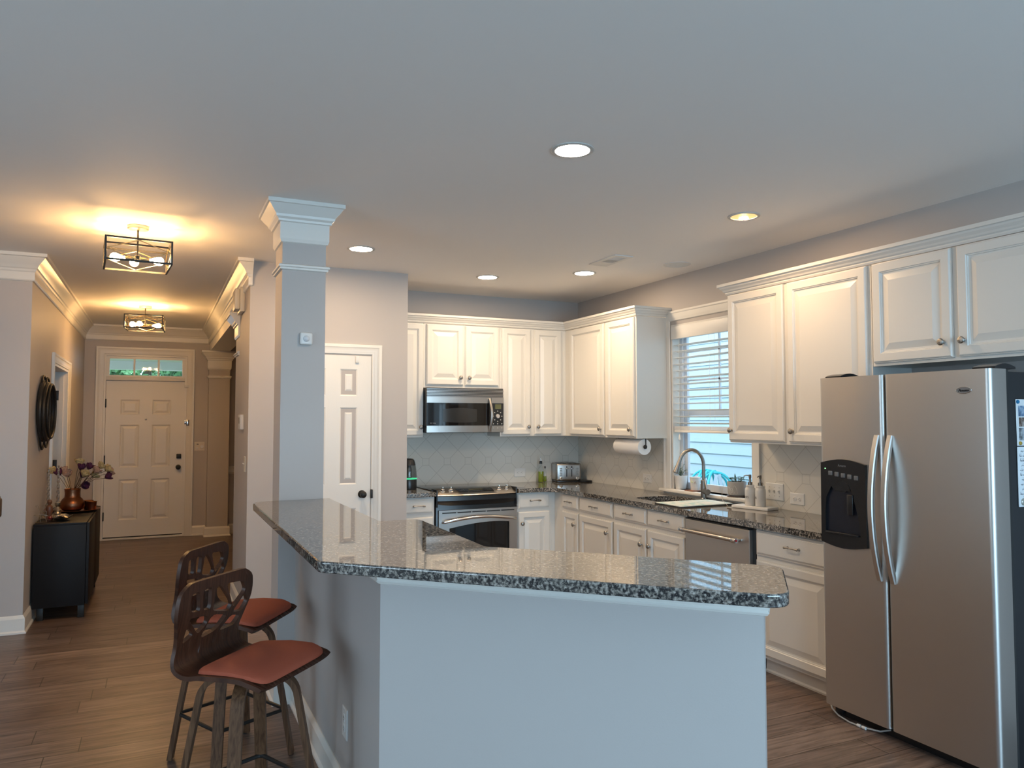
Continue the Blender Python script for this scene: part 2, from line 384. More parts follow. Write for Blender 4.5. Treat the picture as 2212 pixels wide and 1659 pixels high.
def pilaster_cap(mb, path, z, s=1.0, closed=False, side=1):
    P = [(0, z - .26 * s), (.010 * s, z - .255 * s), (.018 * s, z - .235 * s), (.018 * s, z - .13 * s), (.030 * s, z - .125 * s), (.032 * s, z - .112 * s), (.046 * s, z - .10 * s), (.05 * s, z - .085 * s), (.075 * s, z - .055 * s), (.094 * s, z - .028 * s), (.104 * s, z - .024 * s), (.104 * s, z), (0, z)]
    mb.mould(P, path, closed=closed, side=side)
def band(mb, path, z, closed=False, side=1):
    mb.mould([(0, z - .022), (.012, z - .018), (.012, z - .008), (.020, z - .004), (.020, z + .006), (.010, z + .012), (0, z + .014)], path, closed=closed, side=side)
t = thing('column_entry', 'greige pilaster with white capital right of the front door', 'pilaster', (.74, EY - .1, 0), kind='structure')
MB().box(.61, .87, EY - .18, EY, 0, 2.44).build('shaft', WALL, t)
m = MB(); pilaster_cap(m, [(.61, EY), (.61, EY - .18), (.87, EY - .18), (.87, EY)], 2.439, .95); m.build('capital', TRIM, t)
m = MB(); band(m, [(.61, EY), (.61, EY - .18), (.87, EY - .18), (.87, EY)], 2.10); m.build('band', TRIM, t)
m = MB(); pilaster_cap(m, [(.62, 6.78), (.62, 7.10), (.86, 7.10)], 2.439, .8, side=-1); band(m, [(.62, 6.78), (.62, 7.10), (.86, 7.10)], 2.10, side=-1)
structure(m, 'trim_3', TRIM, 'white pilaster capital and band on the hall wall end under the header', 'trim')
# the free-standing column at the bar end
cx0, cx1, cy0, cy1 = .61, .848, 4.31, 4.566
t = thing('column_bar', 'square greige column with white crown capital at the bar end', 'column', ((cx0 + cx1) / 2, (cy0 + cy1) / 2, 0), kind='structure')
sq = [(cx0, cy0), (cx1, cy0), (cx1, cy1), (cx0, cy1)]
MB().box(cx0, cx1, cy0, cy1, 0, H).build('shaft', WALL, t)
m = MB(); pilaster_cap(m, sq, H - .0005, .86, closed=True); m.build('capital', TRIM, t)
m = MB(); band(m, sq, 2.385, closed=True); m.build('band', TRIM, t)
m = MB().mould(BASE, [(cx0 + .09, cy0), (cx0, cy0), (cx0, cy1), (cx1, cy1)], side=-1); m.build('base_moulding', TRIM, t)
# half wall under the raised bar: left leg, then a 45 degree front
hw = [(.70, cy0 - .001), (.70, 2.558), (1.577, 1.681), (1.665, 1.769), (.83, 2.604), (.83, cy0 - .001)]
structure(MB().prism(hw, 0, 1.0565), 'wall_bar', WALL, 'greige half wall under the granite bar top', 'half wall')
structure(MB().mould([(0, .975), (.010, .978), (.016, .986), (.012, .992), (.016, 1.0), (.016, 1.0565), (0, 1.0565)], [(.70, 2.80), (.70, 2.558), (1.577, 1.681), (1.665, 1.769)], side=1), 'trim_4', TRIM, 'white trim strip under the front edge of the bar top', 'trim')
structure(MB().mould(BASE, [(.70, cy0 - .03), (.70, 2.558), (1.577, 1.681), (1.665, 1.769)], side=1), 'baseboard_bar', TRIM, 'white baseboard along the bar half wall', 'baseboard')

# ---------------------------------------------------------------- doors
def panel_door(mb, w, h, cols, rows, t=.040, stile=.11):
    """slab with raised panels; local x across, y out, z up; cols/rows are (a,b) spans of the panels"""
    mb.box(0, w, -t, -.013, 0, h)
    xs = sorted({0, w, *[c for p in cols for c in p]}); zs = sorted({0, h, *[c for p in rows for c in p]})
    for i in range(len(xs) - 1):
        for j in range(len(zs) - 1):
            a, b, c, d = xs[i], xs[i + 1], zs[j], zs[j + 1]
            if (a, b) in cols and (c, d) in rows:
                mb.rings(a, b, c, d, [(0, 0), (.007, -.003), (.016, -.011), (.024, -.012), (.052, -.002)])
            else:
                mb.loops([[(a, 0, c), (b, 0, c), (b, 0, d), (a, 0, d)], [(a, -.013, c), (b, -.013, c), (b, -.013, d), (a, -.013, d)]], cap0=True)
    return mb
def casing(mb, x0, x1, z1, w=.085, z0=0, head=True):
    """door casing as a mitred moulded frame around the opening (local frame)"""
    P = [(0, .004), (.006, .010), (.02, .012), (.028, .016), (w - .03, .019), (w - .022, .024), (w - .004, .024), (w, .02), (w, 0)]
    L = []
    for px, pz, mx, mz in ((x0, z0, -1, 0), (x0, z1, -1, 1), (x1, z1, 1, 1), (x1, z0, 1, 0)):
        L.append([(px + mx * o, y, pz + mz * o) for o, y in P])
    return mb.loops(L, cap0=True, cap1=True)
def ball_knob(mb, c, n, r=.028):
    mb.lathe([(r * 1.1, 0), (r * 1.1, .008), (r * .45, .014), (r * .42, .032), (r * .8, .040), (r, .052), (r * .85, .066), (r * .4, .073), (0, .074)], c, 20, axisM(n))
# front door
t = thing('door_1', 'cream six-panel front door under a transom window', 'door', (-.14, EY, 0), kind='structure')
D = F((-.60, EY + .02, .03), (1, 0, 0), (0, -1, 0)); dw, dh = .925, 2.0
m = panel_door(MB(D), dw, dh, [(.165, .390), (.535, .760)], [(.215, .735), (.885, 1.435), (1.565, 1.76)]); m.build('slab', DOORP, t)
K = F((0, EY, 0), (1, 0, 0), (0, -1, 0))
m = casing(MB(K), ex0, ex1, ez, .095); m.box(ex0 - .001, ex0 + .022, -.13, 0, 0, ez - .02); m.box(ex1 - .022, ex1 + .001, -.13, 0, 0, ez - .02); m.box(ex0, ex1, -.13, 0, ez - .02, ez); m.box(ex0 + .0222, ex1 - .0222, -.13, .012, 2.035, 2.085, .004)
m.box(ex0 + .0222, ex0 + .04, -.10, -.0615, .03, 2.034); m.box(ex1 - .04, ex1 - .0222, -.10, -.0615, .03, 2.034); m.box(ex0 + .041, ex1 - .041, -.10, -.0615, 2.01, 2.034)
m.build('casing', TRIM, t)
m = MB(K).box(ex0 + .02, ex1 - .02, -.12, .02, .001, .022, .004); m.build('threshold', TRIM, t)
m = MB(D).box(0, dw, -.03, .004, -.006, .006); m.build('door_sweep', RUBBER, t)
m = MB(); ball_knob(m, (.262, EY + .02, .905), (0, -1, 0), .03); m.build('knob', MATBLK, t)
m = MB(D).box(.837, .895, -.001, .022, 1.02 - .03, 1.08 - .03, .006); m.build('deadbolt', MATBLK, t)
for z in (.30, 1.02, 1.74):
    MB(K).box(-.606, -.592, -.02, .012, z - .055, z + .055, .003).build('hinge', MATBLK, t)
MB().lathe([(.013, 0), (.013, .006), (.008, .008), (0, .008)], (-.135, EY + .02, 1.535), 12, axisM((0, -1, 0))).build('peephole', NICKEL, t)
m = MB(K).box(.345, .385, -.01, .03, 1.45, 1.53, .004); m.box(.325, .345, -.015, .012, 1.47, 1.52, .002); m.build('door_latch', CHROME, t)
m = MB(K).box(.315, .37, 0, .022, 1.955, 1.99, .003); m.build('door_sensor', PLAST, t)
# transom in its own frame
tz0, tz1, tx0, tx1 = 2.085, 2.35, ex0 + .022, ex1 - .022
t = thing('window_2', 'three-pane transom window above the front door', 'window', (-.14, EY + .06, 2.085), kind='structure')
m = MB(K); i = .035
m.box(tx0, tx1, -.09, -.03, tz0, tz0 + .02); m.box(tx0, tx1, -.09, -.03, tz1 - i, tz1); m.box(tx0, tx0 + i, -.09, -.03, tz0 + .02, tz1 - i); m.box(tx1 - i, tx1, -.09, -.03, tz0 + .02, tz1 - i)
for k in (1, 2):
    x = tx0 + i + (tx1 - tx0 - 2 * i) * k / 3; m.box(x - .011, x + .011, -.080, -.035, tz0 + .02, tz1 - i)
m.build('sash', TRIM, t)
MB(K).box(tx0 + .01, tx1 - .01, -.068, -.062, tz0 + .01, tz1 - .01).build('pane', GLASSM, t)
# pantry door
t = thing('door_2', 'white six-panel pantry door with black knob', 'door', (1.24, PY, 0), kind='structure')
pw = .61; D2 = F((1.555 - pw, PY - .006, .012), (1, 0, 0), (0, -1, 0))
m = panel_door(MB(D2), pw, 2.03, [(.11, .25), (.36, .50)], [(.20, .82), (1.008, 1.618), (1.708, 1.923)], t=.006 + .012); m.build('slab', DOORP, t)
K2 = F((0, PY - .0005, 0), (1, 0, 0), (0, -1, 0))
m = casing(MB(K2), 1.555 - pw - .006, 1.561, 2.052, .08); m.build('casing', TRIM, t)
m = MB(); ball_knob(m, (1.487, PY - .006, .94), (0, -1, 0), .028); m.build('knob', MATBLK, t)
MB(K2).box(1.556, 1.572, 0, .028, .905, .975, .003).build('strike_plate', MATBLK, t)
MB(K2).box(1.425, 1.452, .006, .022, 1.985, 2.04, .003).build('door_sensor', PLAST, t)
# hall doorway on the left wall: cased opening with the door swung away
t = thing('door_3', 'white cased doorway on the hall left wall', 'doorway', (XL, 8.45, 0), kind='structure')
K3 = F((XL + .0005, 0, 0), (0, 1, 0), (1, 0, 0))
m = casing(MB(K3), dy0, dy1, dz, .085); m.build('casing', TRIM, t)
m = MB().box(XL - .13, XL + .004, dy0 - .001, dy0 + .02, 0, dz); m.box(XL - .13, XL + .004, dy1 - .02, dy1 + .001, 0, dz); m.box(XL - .13, XL + .004, dy0 + .0202, dy1 - .0202, dz - .02, dz)
m.box(XL - .075, XL - .035, dy1 - .032, dy1 - .02, 0, dz - .02); m.box(XL - .075, XL - .035, dy0 + .02, dy0 + .032, 0, dz - .02); m.build('jamb', TRIM, t)
MB().box(XL - .93, XL - .135, dy1 - .065, dy1 - .025, .01, dz - .03).build('slab', DOORP, t)
for z in (.28, 1.07, 1.78): MB().box(XL - .128, XL - .075, dy1 - .0225, dy1 - .016, z - .05, z + .05, .004).build('hinge', MATBLK, t)
# ---------------------------------------------------------------- kitchen window, blind, sill
t = thing('window_1', 'white kitchen window above the sink', 'window', (4.0, 4.75, wz0), kind='structure')
KW = F((XR, 0, 0), (0, -1, 0), (-1, 0, 0))
m = MB(KW); P = [(0, .004), (.006, .012), (.02, .014), (.03, .018), (.062, .02), (.07, .026), (.085, .026), (.085, 0)]
L = []
for px, pz, mx, mz in ((-wy1, wz0, -1, 0), (-wy1, 2.36, -1, 1), (-wy0, 2.36, 1, 1), (-wy0, wz0, 1, 0)):
    L.append([(px + mx * o, y, pz + mz * o) for o, y in P])
m.loops(L, cap0=True, cap1=True); m.build('casing', TRIM, t)
m = MB()
m.box(XR + .002, XR + .15, wy0 - .001, wy0 + .018, wz0, wz1); m.box(XR + .002, XR + .15, wy1 - .018, wy1 + .001, wz0, wz1); m.box(XR + .002, XR + .15, wy0 + .0182, wy1 - .0182, wz1 - .018, wz1 + .03)
m.build('jamb', TRIM, t)
m = MB(); m.box(3.875, XR + .10, wy0 - .10, wy1 + .115, wz0 - .026, wz0, .006); m.box(3.912, XR + .0, wy0 - .085, wy1 + .095, wz0 - .045, wz0 - .026, .004); m.build('sill', TRIM, t)
SASH = mat('sash_vinyl', (.62, .68, .76), .35)
m = MB(); sx = XR + .10
m.box(sx - .02, sx + .05, wy0 + .018, wy0 + .05, wz0, wz1); m.box(sx - .02, sx + .05, wy1 - .05, wy1 - .018, wz0, wz1)
m.box(sx, sx + .025, wy0 + .0502, wy0 + .085, wz0 + .0552, wz1 - .0502); m.box(sx, sx + .025, wy1 - .085, wy1 - .0502, wz0 + .0552, wz1 - .0502)
m.box(sx, sx + .03, wy0 + .0502, wy1 - .0502, wz0, wz0 + .055); m.box(sx - .002, sx + .03, wy0 + .0502, wy1 - .0502, 1.565, 1.61); m.box(sx, sx + .03, wy0 + .0502, wy1 - .0502, wz1 - .05, wz1)
m.box(sx + .006, sx + .02, 4.744, 4.760, 1.6, wz1)
for z in (1.86, 2.10): m.box(sx + .006, sx + .02, wy0 + .06, wy1 - .06, z - .007, z + .007)
m.build('sash', SASH, t)
MB().box(sx + .010, sx + .015, wy0 + .06, wy1 - .06, wz0 + .03, wz1 - .02).build('pane', GLASSM, t)
# blind
SLAT = mat('blind_slat', (.78, .76, .73), .4)
t = thing('window_blind', 'white slatted blind half raised in the sink window', 'blind', (XR + .03, 4.75, 1.43))
by0, by1 = wy0 + .024, wy1 - .024
m = MB(); m.box(XR - .012, XR + .075, by0, by1, 2.215, 2.30, .004); m.box(XR - .02, XR - .004, by0 - .0, by1, 2.205, 2.312, .006); m.build('valance', SLAT, t)
m = MB()
z = 2.155
while z > 1.50:
    a = math.radians(11); c, s_ = math.cos(a) * .0245, math.sin(a) * .0245; xm = XR + .032
    m.loops([[(xm - c, y, z + s_ + .0012), (xm, y, z + .003), (xm + c, y, z - s_ + .0012), (xm + c, y, z - s_ - .0012), (xm, y, z + .0004), (xm - c, y, z + s_ - .0012)] for y in (by0 + .004, by1 - .004)], cap0=True, cap1=True)
    z -= .0545
m.build('slats', SLAT, t)
m = MB().box(XR + .006, XR + .058, by0 + .004, by1 - .004, 1.425, 1.445, .004)
for k in range(5): m.box(XR + .008, XR + .056, by0 + .004, by1 - .004, 1.4465 + k * .0065, 1.451 + k * .0065)
m.build('bottom_rail', SLAT, t)
m = MB()
for y in (by1 - .13, 4.75, by0 + .13):
    for x in (XR + .007, XR + .057): m.tube([(x, y, 2.22), (x, y, 1.43)], .0011, 5)
m.tube([(XR - .002, by1 - .09, 2.22), (XR - .004, by1 - .09, 1.40)], .0013, 5)
m.build('ladder_cords', SLAT, t)
MB().lathe([(.003, .05), (.006, .045), (.009, .02), (.010, .008), (.006, 0), (0, 0)], (XR - .004, by1 - .09, 1.36), 12).build('tassel', SLAT, t)
# ---------------------------------------------------------------- kitchen cabinets
TOP = [(0, -.02), (0, -.007), (.003, -.0065), (.006, -.002), (.010, 0), (.050, 0), (.053, -.005), (.057, -.0055), (.060, -.012), (.069, -.013), (.104, -.002)]
DRW = [(0, -.02), (0, -.009), (.004, -.009), (.013, -.0035), (.0155, -.0035), (.017, 0), (.03, 0)]
def door_rings(w, h):
    s = min(1.0, min(w, h) / .30)
    return [(i * s, y) for i, y in TOP]
def knob(parent, M, x, z):
    mb = MB(M); mb.lathe([(.009, 0), (.007, .004), (.005, .012), (.007, .016), (.017, .019), (.0185, .024), (.015, .030), (.007, .033), (0, .0335)], (x, 0, z), 18, axisM((0, 1, 0)))
    return mb.build('knob', PEWTER, parent)
def pull(parent, M, x, z, w=.10):
    mb = MB(M); h = w / 2
    for s in (-1, 1): mb.lathe([(.009, 0), (.008, .003), (.0045, .008), (.0045, .02)], (x + s * h * .86, 0, z), 12, axisM((0, 1, 0)))
    P = [(x + h * a, .022 + .008 * (1 - a * a), z + .004 * (1 - a * a)) for a in [i / 8 for i in range(-8, 9)]]
    R = [.004 + .0035 * max(0, abs(a) - .55) / .45 for a in [i / 8 for i in range(-8, 9)]]
    mb.tube(P, R, 10)
    return mb.build('pull', PEWTER, parent)
def cabinet(name, label, M, w, z0, z1, depth, fronts, group, toe=0, cat='cabinet'):
    """fronts: (kind, x0, x1, z0, z1, hardware_x, hardware_z)"""
    base = M @ Vector((w / 2, -depth / 2, 0)); base.z = z0 if not toe else 0
    t = thing(name, label, cat, base, group)
    m = MB(M)
    if 'under the sink' in label: m.box(.0005, w - .0005, -depth, -.0205, z0, .69); m.box(.0005, w - .0005, -.042, -.0205, .69, z1)
    else: m.box(0.0005, w - .0005, -depth, -.0205, z0, z1)
    if toe: m.box(0.001, w - .001, -depth, -.095, 0, z0)
    m.build('body', CAB, t)
    for kind, a, b, c, d, hx, hz in fronts:
        mb = MB(M)
        if kind == 'door': mb.rings(a, b, c, d, door_rings(b - a, d - c), back=1); n = 'door'
        else: mb.rings(a, b, c, d, DRW, back=1); n = 'drawer'
        f = mb.build(n, CAB, t)
        WL[f.name] = WL[t.name]
        if hx is not None:
            (knob if kind == 'door' else pull)(f, M, hx, hz)
    return t
MS = lambda x: F((x, 6.47, 0), (1, 0, 0), (0, -1, 0))             # upper cabinets on the range wall
MR = lambda y: F((3.59, y, 0), (0, -1, 0), (-1, 0, 0))            # upper cabinets on the sink wall
G1 = 'white upper cabinets'; dU = .327
cabinet('upper_cabinet', 'narrow white upper cabinet left of the microwave', MS(1.862), .291, 1.375, 2.40, dU, [('door', -.02 + .03, .288, 1.39, 2.39, .262, 1.465)], G1)
cabinet('upper_cabinet', 'short white two-door cabinet above the microwave', MS(2.155), .75, 1.82, 2.40, dU, [('door', .024, .378, 1.845, 2.392, .345, 1.915), ('door', .397, .732, 1.845, 2.392, .43, 1.915)], G1)
cabinet('upper_cabinet', 'tall white two-door cabinet right of the microwave', MS(2.907), .704, 1.375, 2.40, dU, [('door', .016, .314, 1.39, 2.392, .285, 1.465), ('door', .355, .648, 1.39, 2.392, .385, 1.465)], G1)
cabinet('upper_cabinet', 'white corner cabinet above the paper towel roll', MR(6.490), 1.215, 1.375, 2.40, .337, [('door', .107, .722, 1.39, 2.392, .677, 1.45), ('door', .759, 1.197, 1.39, 2.392, 1.152, 1.45)], G1)
cabinet('upper_cabinet', 'white two-door cabinet right of the window', MR(4.145), 1.173, 1.375, 2.40, .337, [('door', .006, .522, 1.39, 2.397, .04, 1.46), ('door', .556, 1.15, 1.39, 2.397, .595, 1.46)], G1)
cabinet('upper_cabinet', 'white two-door cabinet over the refrigerator', MR(2.97), .985, 1.828, 2.40, .337, [('door', .014, .478, 1.845, 2.397, .432, 1.925), ('door', .508, .965, 1.845, 2.397, .54, 1.925)], G1)
CR = [(0, 2.402), (.010, 2.402), (.016, 2.412), (.016, 2.418), (.024, 2.424), (.030, 2.434), (.042, 2.446), (.046, 2.456), (.056, 2.459), (.056, 2.478), (0, 2.478)]
tag(MB().mould(CR, [(1.862, 6.49), (3.61, 6.49), (3.61, 5.275), (3.929, 5.275)], side=1).build('cabinet_crown', CAB), 'white crown moulding on the cabinets around the range corner', 'crown moulding')
tag(MB().mould(CR, [(3.929, 4.145), (3.61, 4.145), (3.61, 1.985)], side=1).build('cabinet_crown', CAB), 'white crown moulding on the cabinets over the refrigerator', 'crown moulding')
BS = lambda x: F((x, 6.18, 0), (1, 0, 0), (0, -1, 0)); BR = lambda y: F((3.31, y, 0), (0, -1, 0), (-1, 0, 0))
G2 = 'white base cabinets'; dB = .615
cabinet('base_cabinet', 'white base cabinet left of the range', BS(1.862), .30, .105, .873, dB, [('drawer', .01, .285, .735, .862, .155, .80), ('door', .01, .285, .12, .705, .04, .62)], G2, 1)
cabinet('base_cabinet', 'white base cabinet just right of the range', BS(2.945), .386, .105, .873, dB, [('drawer', .007, .325, .730, .862, .17, .80), ('door', .007, .325, .12, .703, .04, .60)], G2, 1)
cabinet('base_cabinet', 'narrow white base cabinet at the inside corner', BR(6.2005), .4615, .105, .873, dB, [('drawer', .167, .452, .745, .862, .307, .805), ('door', .167, .452, .12, .715, .407, .62)], G2, 1)
cabinet('base_cabinet', 'white base cabinet between the corner and the sink', BR(5.737), .545, .105, .873, dB, [('drawer', .012, .532, .745, .862, .27, .805), ('door', .012, .532, .12, .715, .475, .62)], G2, 1)
cabinet('base_cabinet', 'white double base cabinet under the sink', BR(5.19), .917, .105, .873, dB, [('drawer', .014, .452, .745, .862, .235, .805), ('drawer', .468, .905, .745, .862, .69, .805), ('door', .014, .452, .12, .715, .405, .60), ('door', .468, .905, .12, .715, .51, .60)], G2, 1)
cabinet('base_cabinet', 'white base cabinet between the dishwasher and the refrigerator', BR(3.60), .595, .105, .873, dB, [('drawer', .01, .585, .715, .862, .315, .795), ('door', .01, .585, .125, .685, .06, .62)], G2, 1)
structure(MB().mould([(0, 0), (.012, 0), (.016, .012), (.010, .022), (.008, .09), (0, .095)], [(3.404, 3.60), (3.404, 3.02)], side=1), 'baseboard_cabinet', TRIM, 'white toe moulding under the base cabinet by the refrigerator', 'baseboard')
# worktops
def slab(mb, outer, holes, z0, z1, r=.006):
    vs, fs = fill(outer, holes)
    mb.plate(outer, holes, z0, z1)
    return mb
def eased(mb, outer, z0, z1, e=.012):
    """slab with rounded upper and lower edge (outer counter-clockwise)"""
    n = len(outer); c = [Vector(p) for p in outer]
    def off(d):
        o = []
        for i in range(n):
            a = (c[i] - c[i - 1]).normalized(); b = (c[(i + 1) % n] - c[i]).normalized()
            na = Vector((-a.y, a.x)); nb = Vector((-b.y, b.x)); q = na + nb
            q = q.normalized() if q.length > 1e-6 else na
            o.append(c[i] + q * d / max(.5, q.dot(na)))
        return o
    st = [(e * (1 - math.sin(PI * k / 12)), z0 + e * (1 - math.cos(PI * k / 12))) for k in range(7)] + [(e * (1 - math.cos(PI * k / 12)), z1 - e * (1 - math.sin(PI * k / 12))) for k in range(7)]
    mb.loops([[(p.x, p.y, z) for p in off(d)] for d, z in st])
    for d, z in (st[0], st[-1]):
        vs, fs = fill([tuple(p) for p in off(d)], []); V = [mb.v((x, y, z)) for x, y in vs]
        for q in fs: mb.f([V[i] for i in q])
    return mb
sink_hole = roundpoly([(3.43, 4.36), (3.82, 4.36), (3.82, 5.09), (3.43, 5.09)][::1], [.05, .05, .17, .10], 8)
out = [(3.92, 2.985), (3.923, 6.793), (2.94, 6.793), (2.94, 6.155), (3.21, 6.155), (3.29, 6.075), (3.29, 2.985)]
m = MB(); m.plate(out, [sink_hole], .876, .914)
tag(m.build('worktop', GRAN, smooth=False), 'speckled granite worktop from the range around to the refrigerator', 'worktop')
tag(eased(MB(), [(1.863, 6.155), (2.164, 6.155), (2.164, 6.793), (1.863, 6.793)], .876, .914, .006).build('worktop', GRAN, smooth=False), 'short piece of granite worktop left of the range', 'worktop')
# raised bar top
bar = [(.463, 2.415), (1.445, 1.445), (1.715, 1.745), (1.338, 2.164), (1.046, 2.453), (1.064, 3.256), (.888, 3.256), (.884, 4.308), (.463, 4.308)]
bar = roundpoly(bar, [.02, .075, .055, 0, .02, .06, .012, .02, .12], 7)
tag(eased(MB(), bar, 1.0575, 1.093, .006).build('bar_counter', GRAN, smooth=False), 'raised granite bar top with an angled front', 'bar top')
# sink bowl
t = thing('sink', 'undermount steel sink beside the drying mat', 'sink', (3.62, 4.72, .70))
L = []
for k, z in ((1.03, .875), (1.0, .872), (.985, .74), (.93, .715), (.5, .712)):
    L.append([((x - 3.625) * k + 3.625, (y - 4.725) * k + 4.725, z) for x, y in sink_hole])
MB().loops(L, cap1=True).build('bowl', STEEL, t)
MB().lathe([(.042, .002), (.036, .004), (.034, 0), (0, 0)], (3.63, 4.85, .713), 20).build('drain', CHROME, t)
# faucet
t = thing('faucet', 'brushed nickel gooseneck faucet behind the sink', 'faucet', (3.868, 4.75, .914))
B = Vector((3.868, 4.75, .914)); d = Vector((-.95, .31, 0)).normalized()
MB().lathe([(.028, 0), (.028, .006), (.024, .010), (.024, .145), (.018, .150), (0, .15)], B, 24).build('body', NICKEL, t)
P = [B + Vector((0, 0, .145 + .03 * k)) for k in range(5)]
for k in range(1, 15):
    a = PI - k * (PI * .90) / 14; P.append(B + d * (.098 + .098 * math.cos(a)) + Vector((0, 0, .265 + .118 * math.sin(a))))
MB().tube(P, .0135, 14).build('spout', NICKEL, t)
e = P[-1]; dd = (P[-1] - P[-2]).normalized()
MB().tube([e, e + dd * .02, e + dd * .055, e + dd * .10, e + dd * .103], [.0145, .016, .019, .023, .018], 16).build('spray_head', NICKEL, t)
c = B + Vector((0, 0, .062)); n = Vector((-.35, -.94, 0)).normalized()
m = MB().tube([c, c + n * .05], .0215, 18); m.tube([c + n * .052, c + n * .09], .0225, 18)
m.build('valve', NICKEL, t)
MB().tube([c + n * .07 + Vector((0, 0, .018)), c + n * .03 + Vector((.0, 0, .075)), c + n * .02 + Vector((0, 0, .098))], [.006, .0055, .005], 10).build('lever', NICKEL, t)
# ---------------------------------------------------------------- appliances
# range
RX0, RX1, RF = 2.172, 2.934, 6.17
t = thing('range', 'stainless slide-in range with black glass cooktop', 'stove', ((RX0 + RX1) / 2, 6.45, 0))
MB().box(RX0, RX1, RF + .02, YB - .02, .02, .895, .004).build('body', BLACK, t)
m = MB(); m.box(RX0 - .012, RX1 + .012, RF + .10, YB - .012, .9145, .921, .002); m.build('cooktop', BLKGLASS, t)
# front control panel, bowed and tilted
def bow(x, d=.035): u = (x - (RX0 + RX1) / 2) / ((RX1 - RX0) / 2); return d * (1 - u * u)
xs = [RX0 + .01 + (RX1 - RX0 - .02) * k / 16 for k in range(17)]
L = [[(x, RF + .13, .928), (x, RF + .122, .932), (x, RF + .005 - bow(x), .888), (x, RF - .002 - bow(x), .880), (x, RF + .01 - bow(x), .872), (x, RF + .13, .872)] for x in xs]
MB().loops(L, cap0=True, cap1=True).build('control_panel', STEEL, t)
L = [[(x, RF + .06, .8715), (x, RF + .008 - bow(x), .8715), (x, RF + .006 - bow(x), .835), (x, RF + .03 - bow(x) * .5, .79), (x, RF + .06, .785)] for x in [RX0 + (RX1 - RX0) * k / 16 for k in range(17)]]
MB().loops(L, cap0=True, cap1=True).build('front_fascia', BLACK, t)
for s, x0 in ((1, RX0), (-1, RX1)):
    MB().box(min(x0 - .0 * s, x0 + .012 * s), max(x0, x0 + .012 * s), RF + .0, RF + .14, .78, .931, .004).build('end_cap', BLACK, t)
slope = Vector((0, .117 + .0, .044)).normalized(); nrm = Vector((0, -slope.z, slope.y))
def onpanel(x, v, h=0):
    yb = RF + .005 - bow(x); p = Vector((x, yb, .888)).lerp(Vector((x, RF + .122, .932)), v); return p + nrm * h
pts = [onpanel(2.375, .80, .0012), onpanel(2.72, .80, .0012), onpanel(2.715, .28, .0012), onpanel(2.39, .28, .0012)]
top = [p + nrm * .0015 for p in pts]
dsp = MB().loops([pts, top], cap0=True, cap1=True).build('display', BLKGLASS, t)
KEYM = mat('range_key_print', (.18, .18, .18), .4)
for x0, nx_, dx, zs_, w_ in ((2.41, 3, .016, .45, .004), (2.47, 12, .013, .36, .0028), (2.66, 3, .016, .45, .004)):
    m = MB()
    for i in range(nx_):
        for j in range(2):
            p = onpanel(x0 + i * dx, zs_ + j * (.17 if nx_ == 3 else .09), .003); m.box(p.x - w_, p.x + w_, p.y - w_, p.y + w_, p.z - .0003, p.z + .0006)
    m.build('key_print', KEYM, dsp)
q = [onpanel(2.49, .72, .0032), onpanel(2.62, .72, .0032), onpanel(2.62, .55, .0032), onpanel(2.49, .55, .0032)]
MB().loops([q, [p + nrm * .0004 for p in q]], cap0=True, cap1=True).build('clock_window', mat('range_clock', (.05, .045, .02), .2), dsp)
for x in (2.245, 2.32, 2.775, 2.855):
    p = onpanel(x, .52)
    k = MB().lathe([(.024, 0), (.024, .004), (.019, .008), (.018, .022), (.014, .027), (0, .028)], p, 20, axisM(nrm)).build('knob', CHROME, t)
    MB().box(p.x - .004, p.x + .004, p.y - .016, p.y + .010, p.z + .02, p.z + .042, .003).build('grip', CHROME, k)
# oven door with window and bowed handle
dd_ = MB(); OX0, OX1 = RX0 + .018, RX1 - .004
win = [(2.285, .33), (2.285, .598)] + [(2.285 + (.565) * k / 12, .60 + .032 * math.sin(PI * (k / 12) * .72) / .78) for k in range(0, 13)] + [(2.85, .33)]
win = win[::-1]
outer = [(OX0, .17), (OX1, .17), (OX1, .755), (OX0, .755)]
dd_.plate(outer, [win], 0, 1, f=lambda x, z, h: (x, RF + .02 - h * .028 - bow(x, .008) * h, z))
od = dd_.build('oven_door', STEEL, t)
MB().box(2.27, 2.865, RF + .006, RF + .012, .32, .66).build('oven_window', BLKGLASS, od)
m = MB()
for k in range(5):
    a = OX0 + .03 + k * (OX1 - OX0 - .05) / 5; m.box(a, a + .125, RF - .0165, RF - .004, .728, .737)
m.build('vent_slots', BLACK, od)
hx = [OX0 + .04 + (OX1 - OX0 - .08) * k / 20 for k in range(21)]
P = [(x, RF - .052 - bow(x, .02), .662 + .032 * math.sin(PI * k / 20)) for k, x in enumerate(hx)]
P = [(hx[0] - .004, RF - .012, .655)] + P + [(hx[-1] + .004, RF - .012, .655)]
MB().tube(P, .0125, 12).build('handle', CHROME, od)
MB().box(OX0, OX1, RF - .006, RF + .02, .03, .16, .004).build('storage_drawer', STEEL, t)

